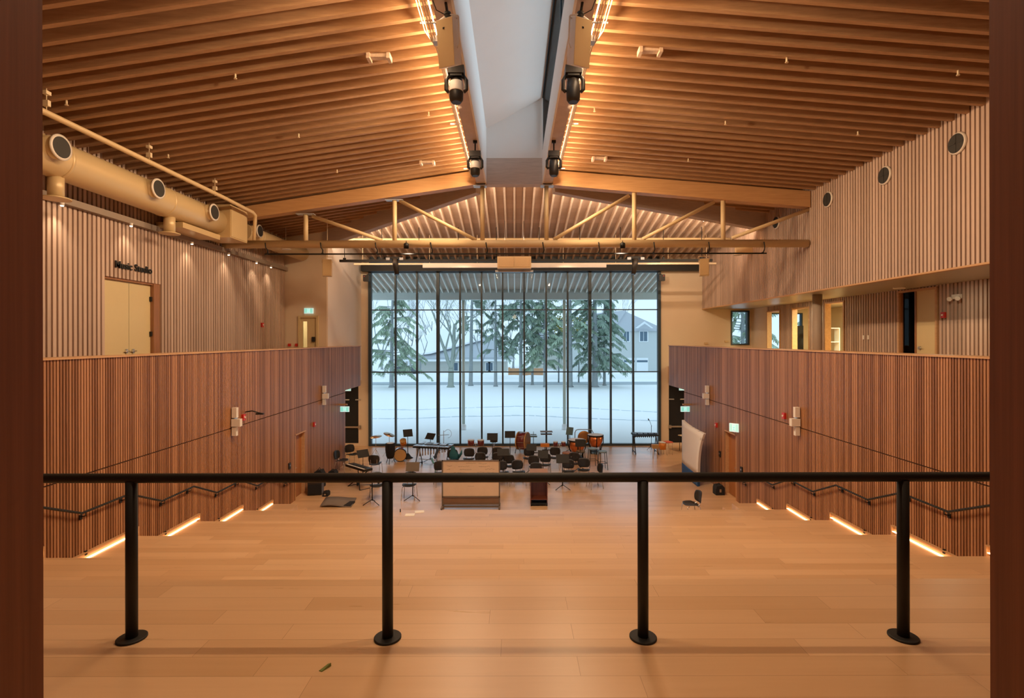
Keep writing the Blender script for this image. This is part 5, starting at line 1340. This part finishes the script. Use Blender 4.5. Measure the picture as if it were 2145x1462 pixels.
prof = [(0.13,0.22),(0.18,0.35),(0.21,0.6),(0.205,0.84),(0.19,0.86)]
MB().lathe((0,0,0), prof, 18).build('cloth_cover', M['blackmatte'], r); MB().lathe((0,0,0.86), [(0.15,0),(0.15,0.02)], 18).build('drum_head', M['skin'], r)
for k in range(3):
    q = R(30+120*k); MB().tube((0.1*math.cos(q),0.1*math.sin(q),0.3),(0.22*math.cos(q),0.22*math.sin(q),0.0), 0.014, n=6).build('leg', M['black'], r)
for a, Y, lb, tl in ((787, 23.2, 'bronze cymbal on a tripod stand at the far left corner of the window', 0.08), (815, 23.7, 'tilted bronze cymbal right of the corner cymbal, left of the cone-base stand', -0.35)):
    r = thing('cymbal', lb, 'cymbal', ((a-CX)/F*Y, Y, 0), 0, 'cymbals on stands')
    MB().lathe((0,0,1.0), [(0.26,-0.03),(0.26,-0.026),(0.06,0.0),(0.03,0.02)], 26, (tl*-1, -0.1, 1)).build('cymbal_disc', M['brass'], r)
    MB().tube((0,0,0.2),(0,0,1.03), 0.011, n=6).build('pole', M['chrome'], r)
    for k in range(3):
        q = R(90+120*k); MB().path([(0,0,0.45),(0.3*math.cos(q),0.3*math.sin(q),0.01)], 0.009, 6).build('leg', M['chrome'], r)
# tray tables at the window
Y = 24.9; x = (1144-CX)/F*Y
r = thing('trap_table', 'flat percussion tray on a thin stand against the window right of centre', 'tray table', (x, Y, 0))
MB().box(-0.29,0.29,-0.18,0.18,0.88,0.90).box(-0.27,0.27,-0.16,0.16,0.76,0.78).build('tray', M['desk_brown'], r); MB().tube((0,0,0),(0,0,0.88), 0.018, n=8).box(-0.2,0.2,-0.02,0.02,0,0.03).box(-0.02,0.02,-0.2,0.2,0,0.03).build('pole', M['black'], r)
Y = 24.3; x = (1117-CX)/F*Y
r = thing('bell_stand', 'small dark bell rack on a thin pole just right of the bass drum', 'instrument', (x, Y, 0))
MB().box(-0.17,0.17,-0.05,0.05,0.74,0.80).box(-0.14,0.14,-0.05,0.05,0.84,0.87).tube((0,0,0.87),(0,0,1.0), 0.012).build('bell_rack', M['slate'], r); MB().tube((0,0,0),(0,0,0.76), 0.014, n=8).box(-0.2,0.2,-0.02,0.02,0,0.03).box(-0.02,0.02,-0.2,0.2,0,0.03).build('pole', M['black'], r)
Y = 24.0; x = (1141-CX)/F*Y
r = thing('temple_block', 'orange wooden block drum on a stand below the percussion tray', 'drum', (x, Y, 0))
MB().box(-0.20,0.20,-0.12,0.12,0.36,0.50).build('block', M['orange'], r); MB().tube((0,0,0),(0,0,0.36), 0.015, n=8).box(-0.18,0.18,-0.02,0.02,0,0.03).box(-0.02,0.02,-0.18,0.18,0,0.03).build('stand_pole', M['black'], r)
Y = 24.6; x = (929-CX)/F*Y
r = thing('boom_microphone', 'thin pale boom stand with a curled cable left of the orchestra', 'microphone stand', (x, Y, 0))
MB().tube((0,0,0),(0,0,1.0), 0.014, n=8).path([(-0.25,0,0.78),(0.25,0,0.8)], 0.012, 6).build('pole', plain('grey_stand', (0.35,0.42,0.48), 0.4), r)
MB().path([(0.0,0,0.95)]+[(0.2+0.17*math.cos(q), 0, 0.85+0.2*math.sin(q)) for q in [2.6,2.0,1.4,0.8,0.2,-0.4,-1.0,-1.6]], 0.008, 6).build('curled_cable', plain('grey_cable', (0.35,0.42,0.48), 0.5), r)
for k in range(3):
    q = R(90+120*k); MB().path([(0,0,0.2),(0.28*math.cos(q),0.28*math.sin(q),0.01)], 0.01, 6).build('leg', M['black'], r)
Y = 25.0; x = (1364-CX)/F*Y
r = thing('microphone_stand', 'slim black microphone boom rising behind the xylophone', 'microphone stand', (x, Y, 0))
MB().tube((0,0,0),(0,0,1.15), 0.012, n=8).path([(0.02,0,1.12),(-0.10,0,1.42)], 0.009, 6).build('pole', M['black'], r)
MB().lathe((-0.12,0,1.40), [(0.02,0),(0.03,0.05),(0.02,0.09)], 10, (-0.3,0,0.9)).build('microphone', M['black'], r)
for k in range(3):
    q = R(90+120*k); MB().path([(0,0,0.2),(0.28*math.cos(q),0.28*math.sin(q),0.01)], 0.01, 6).build('leg', M['black'], r)
Y = 23.9; x = (1387-CX)/F*Y
r = thing('floor_drum', 'bright orange drum on small legs at the right end of the window', 'drum', (x, Y, 0))
MB().lathe((0,0,0.25), [(0.16,0),(0.17,0.3)], 22).build('drum_shell', M['orange'], r); MB().lathe((0,0,0.55), [(0.175,0),(0.175,0.03),(0.15,0.035)], 22).build('drum_head', M['skin'], r)
for k in range(3):
    q = R(90+120*k); MB().tube((0.15*math.cos(q),0.15*math.sin(q),0.4),(0.2*math.cos(q),0.2*math.sin(q),0), 0.01, n=6).build('leg', M['chrome'], r)
Y = 23.7; x = (1365-CX)/F*Y
tag(MB().box(x-0.14, x+0.14, Y-0.1-0.55, Y+0.1-0.55, 0.45, 0.62).box(x-0.10,x-0.08,Y-0.6,Y-0.5,0,0.45).box(x+0.08,x+0.10,Y-0.6,Y-0.5,0,0.45).build('wood_box', M['natural']), 'pale wooden box on short legs in front of the xylophone', 'box')
def stool(a, Y, z, seatm, label, w_=0.17):
    r = thing('tall_stool', label, 'stool', ((a-CX)/F*Y, Y, 0), R(8), 'stools among the percussion')
    MB().lathe((0,0,z), [(w_,0),(w_*1.05,0.02),(w_*0.95,0.05)], 20).build('seat', M[seatm], r)
    for sx in (-1, 1):
        for sy in (-1, 1): MB().tube((sx*w_*0.7, sy*w_*0.7, z), (sx*w_*0.95, sy*w_*0.95, 0), 0.012, n=6).build('leg', M['black'], r)
    q = w_*0.86; mb = MB()
    for A_, B_ in (((-q,-q),(q,-q)),((q,-q),(q,q)),((q,q),(-q,q)),((-q,q),(-q,-q))): mb.tube((A_[0],A_[1],z*0.4),(B_[0],B_[1],z*0.4), 0.009, n=6)
    mb.build('footrest', M['black'], r)
M['seatblue'] = plain('blue_grey_seat', (0.18,0.27,0.32), 0.5)
M['seatbrown'] = plain('brown_seat', (0.38,0.17,0.08), 0.5)
M['seatolive'] = plain('olive_brown_seat', (0.14,0.10,0.05), 0.5)
stool(1241, 21.6, 0.74, 'seatblue', 'tall black-framed stool with a grey-blue seat in front of the right timpani', 0.19)
stool(1262, 21.2, 0.70, 'seatblue', 'tall black-framed stool with a grey-blue seat, the rightmost of the stage')
stool(1187, 22.1, 0.46, 'seatbrown', 'low stool with a reddish brown round seat below the small toms', 0.20)
stool(1216, 22.2, 0.50, 'seatolive', 'low stool with an olive brown round seat in front of the left timpani', 0.19)
# teal jacket bundled over a chair
Y = 20.9; x = (949-CX)/F*Y
dup(chair0, (x, Y, 0), R(15), 'black music chair under the teal jacket left of the orchestra')
G = []
for i in range(9):
    v = i/8; row = []
    for j in range(13):
        q = 2*PI*j/12; rr = [0.22,0.23,0.22,0.20,0.16,0.11,0.09,0.08,0.02][i]
        row.append((x+rr*math.cos(q)*(1+0.08*math.sin(3*q+i))-0.05*v, Y+0.26+0.55*rr*math.sin(q), 0.46+0.52*v))
    G.append(row)
mb = MB().grid(G); mb.path([(x+0.2,Y+0.2,0.55),(x+0.30,Y+0.2,0.68),(x+0.32,Y+0.2,0.82)], [0.06,0.045,0.015], 8)
tag(mb.build('teal_jacket', plain('teal_cloth', (0.02,0.13,0.17), 0.85)), 'teal blue jacket bundled over the back of a chair', 'jacket')
Y = 20.6; x = (912-CX)/F*Y
tag(MB().path([(x-0.15,Y,0.62),(x-0.1,Y,0.45),(x+0.02,Y-0.1,0.36),(x+0.2,Y-0.2,0.34)], [0.02,0.03,0.03,0.02], 8).tube((x,Y-0.1,0.0),(x,Y-0.1,0.37), 0.02).box(x-0.15,x+0.15,Y-0.2,Y,0,0.03).build('teal_cradle', plain('teal_metal', (0.08,0.35,0.38), 0.4)), 'thin teal curved instrument cradle beside the edge-on stand', 'instrument stand')
# black gear on the left
def gear(a, Y, w_, d_, h_, name, label, cat):
    x = (a-CX)/F*Y
    r = thing(name, label, cat, (x, Y, 0))
    MB().prism([(-w_/2,-d_/2,0),(w_/2,-d_/2,0),(w_/2,-d_/2,h_*0.75),(w_*0.25,-d_/2,h_),(-w_*0.4,-d_/2,h_*0.9),(-w_/2,-d_/2,h_*0.6)], (0,d_,0)).build('body', M['blackmatte'], r)
    MB().path([(-0.1,0,h_*0.9),(0,0,h_*1.1),(0.1,0,h_*0.9)], 0.012, 6).build('handle', M['black'], r)
    MB().box(-0.03,0.03,-d_/2-0.01,-d_/2,h_*0.3,h_*0.6).build('patch', M['steel'], r)
gear(669, 18.8, 0.34, 0.30, 0.62, 'gear_bag', 'black gear bag on the floor by the left red wall, nearer the door', 'bag')
gear(697, 19.6, 0.30, 0.3, 0.40, 'gear_bag', 'smaller black gear bag right of the first one by the left wall', 'bag')
Y = 17.9; x = (661-CX)/F*Y
r = thing('bass_amplifier', 'black cube amplifier on the floor by the left wall below the guard rail', 'amplifier', (x, Y, 0), R(10))
MB().box(-0.23,0.23,-0.2,0.2,0.02,0.46).build('cabinet', M['blackplastic'], r); MB().box(-0.20,0.20,-0.215,-0.2,0.05,0.38).build('grille', M['blackmatte'], r)
MB().path([(-0.1,0,0.46),(-0.1,0,0.49),(0.1,0,0.49),(0.1,0,0.46)], 0.01, 6).build('handle', M['black'], r)
gear(683, 17.7, 0.18, 0.25, 0.16, 'cable_bag', 'little black cable bag beside the cube amplifier', 'bag')
gear(1505, 17.8, 0.3, 0.3, 0.34, 'gear_bag', 'black bag on the floor behind the upright mattress at right', 'bag')
Y = 19.9; x = (785-CX)/F*Y
tag(MB().box(x-0.42, x+0.42, Y-1.0, Y-0.85, 0.10, 0.14).box(x-0.4,x-0.36,Y-1.0,Y-0.85,0,0.10).box(x+0.36,x+0.4,Y-1.0,Y-0.85,0,0.10).build('pedal_board', M['black']), 'low black bench board in front of the back-turned chair at left', 'bench')
# folding table in the right wing
r = thing('folding_table', 'pale folding table inside the right wing by the black door', 'table', (8.35, 24.6, 0), R(20))
MB().box(-0.5,0.5,-0.35,0.35,0.72,0.75).build('table_top', M['conduit'], r)
for sx in (-1,1):
    for sy in (-1,1): MB().tube((sx*0.44,sy*0.3,0),(sx*0.44,sy*0.3,0.72), 0.014, n=6).build('leg', M['black'], r)
r = thing('folding_chair', 'small red-seated chair beside the orange drum', 'chair', ((1399-CX)/F*23.9, 23.9, 0), R(20))
MB().box(-0.16,0.16,-0.16,0.16,0.56,0.60).build('seat', plain('red_seat', (0.6,0.10,0.06), 0.5), r)
for sx in (-1,1):
    for sy in (-1,1): MB().tube((sx*0.14,sy*0.14,0),(sx*0.14,sy*0.14,0.56), 0.010, n=6).build('leg', M['chrome'], r)
# mattress leaning by the right wall
def mat_tuft():
    m, nt, b = newmat('quilted_white_ticking')
    geo = N(nt, 'ShaderNodeTexCoord'); vo = N(nt, 'ShaderNodeTexVoronoi', feature='F1'); vo.inputs['Scale'].default_value = 3.6; vo.inputs['Randomness'].default_value = 0.25
    nt.links.new(geo.outputs['Object'], vo.inputs['Vector'])
    cr = N(nt, 'ShaderNodeValToRGB'); e = cr.color_ramp.elements; e[0].position = 0.12; e[0].color = (0.38,0.38,0.42,1); e[1].position = 0.30; e[1].color = (0.84,0.83,0.82,1)
    nt.links.new(vo.outputs['Distance'], cr.inputs[0]); nt.links.new(cr.outputs[0], b.inputs['Base Color']); b.inputs['Roughness'].default_value = 0.8
    return m
mA = Vector(((1428-CX)/F*20.6, 20.6, 0)); mB_ = Vector(((1461-CX)/F*18.7, 18.7, 0)); mC = Vector(((1478-CX)/F*19.0, 19.0, 0))
r = thing('mattress', 'tall white quilted mattress with a blue band standing against the right wall', 'mattress', (mA.x+0.1, 19.6, 0))
def sheet(z0, z1, off, m, nm, th=0.10):
    G = []
    for i in range(9):
        z = z0+(z1-z0)*i/8; row = []
        for j in range(11):
            t = j/10; p = mA.lerp(mB_, t)
            bend = 0.05*math.sin(t*PI)*(-1)
            top = (z/2.1)**3
            p = p+Vector((bend*0.5+0.22*top*t*t, 0.0, 0)); zz = z-0.34*top*t*0.6
            row.append((p.x+off, p.y, zz))
        G.append(row)
    MB().grid(G, (th, 0.05, 0)).build(nm, m, r, True)
sheet(0.42, 2.1, 0, mat_tuft(), 'quilted_cover'); sheet(0.0, 0.42, -0.005, plain('navy_band', (0.015,0.09,0.28), 0.7), 'blue_band')
G = [[(mB_.x+0.02+t*0.14+0.22*(z/2.1)**3, mB_.y+0.02+t*0.35, z-0.20*(z/2.1)**3) for t in (0,0.5,1)] for z in (0,0.5,1,1.5,1.9,2.1)]
MB().grid(G, (0.05,0.05,0)).build('side_panel', wood('brown_mattress_side', (0.16,0.09,0.05), (0.2,0.12,0.07), (1,1,1), 0.7), r, True)
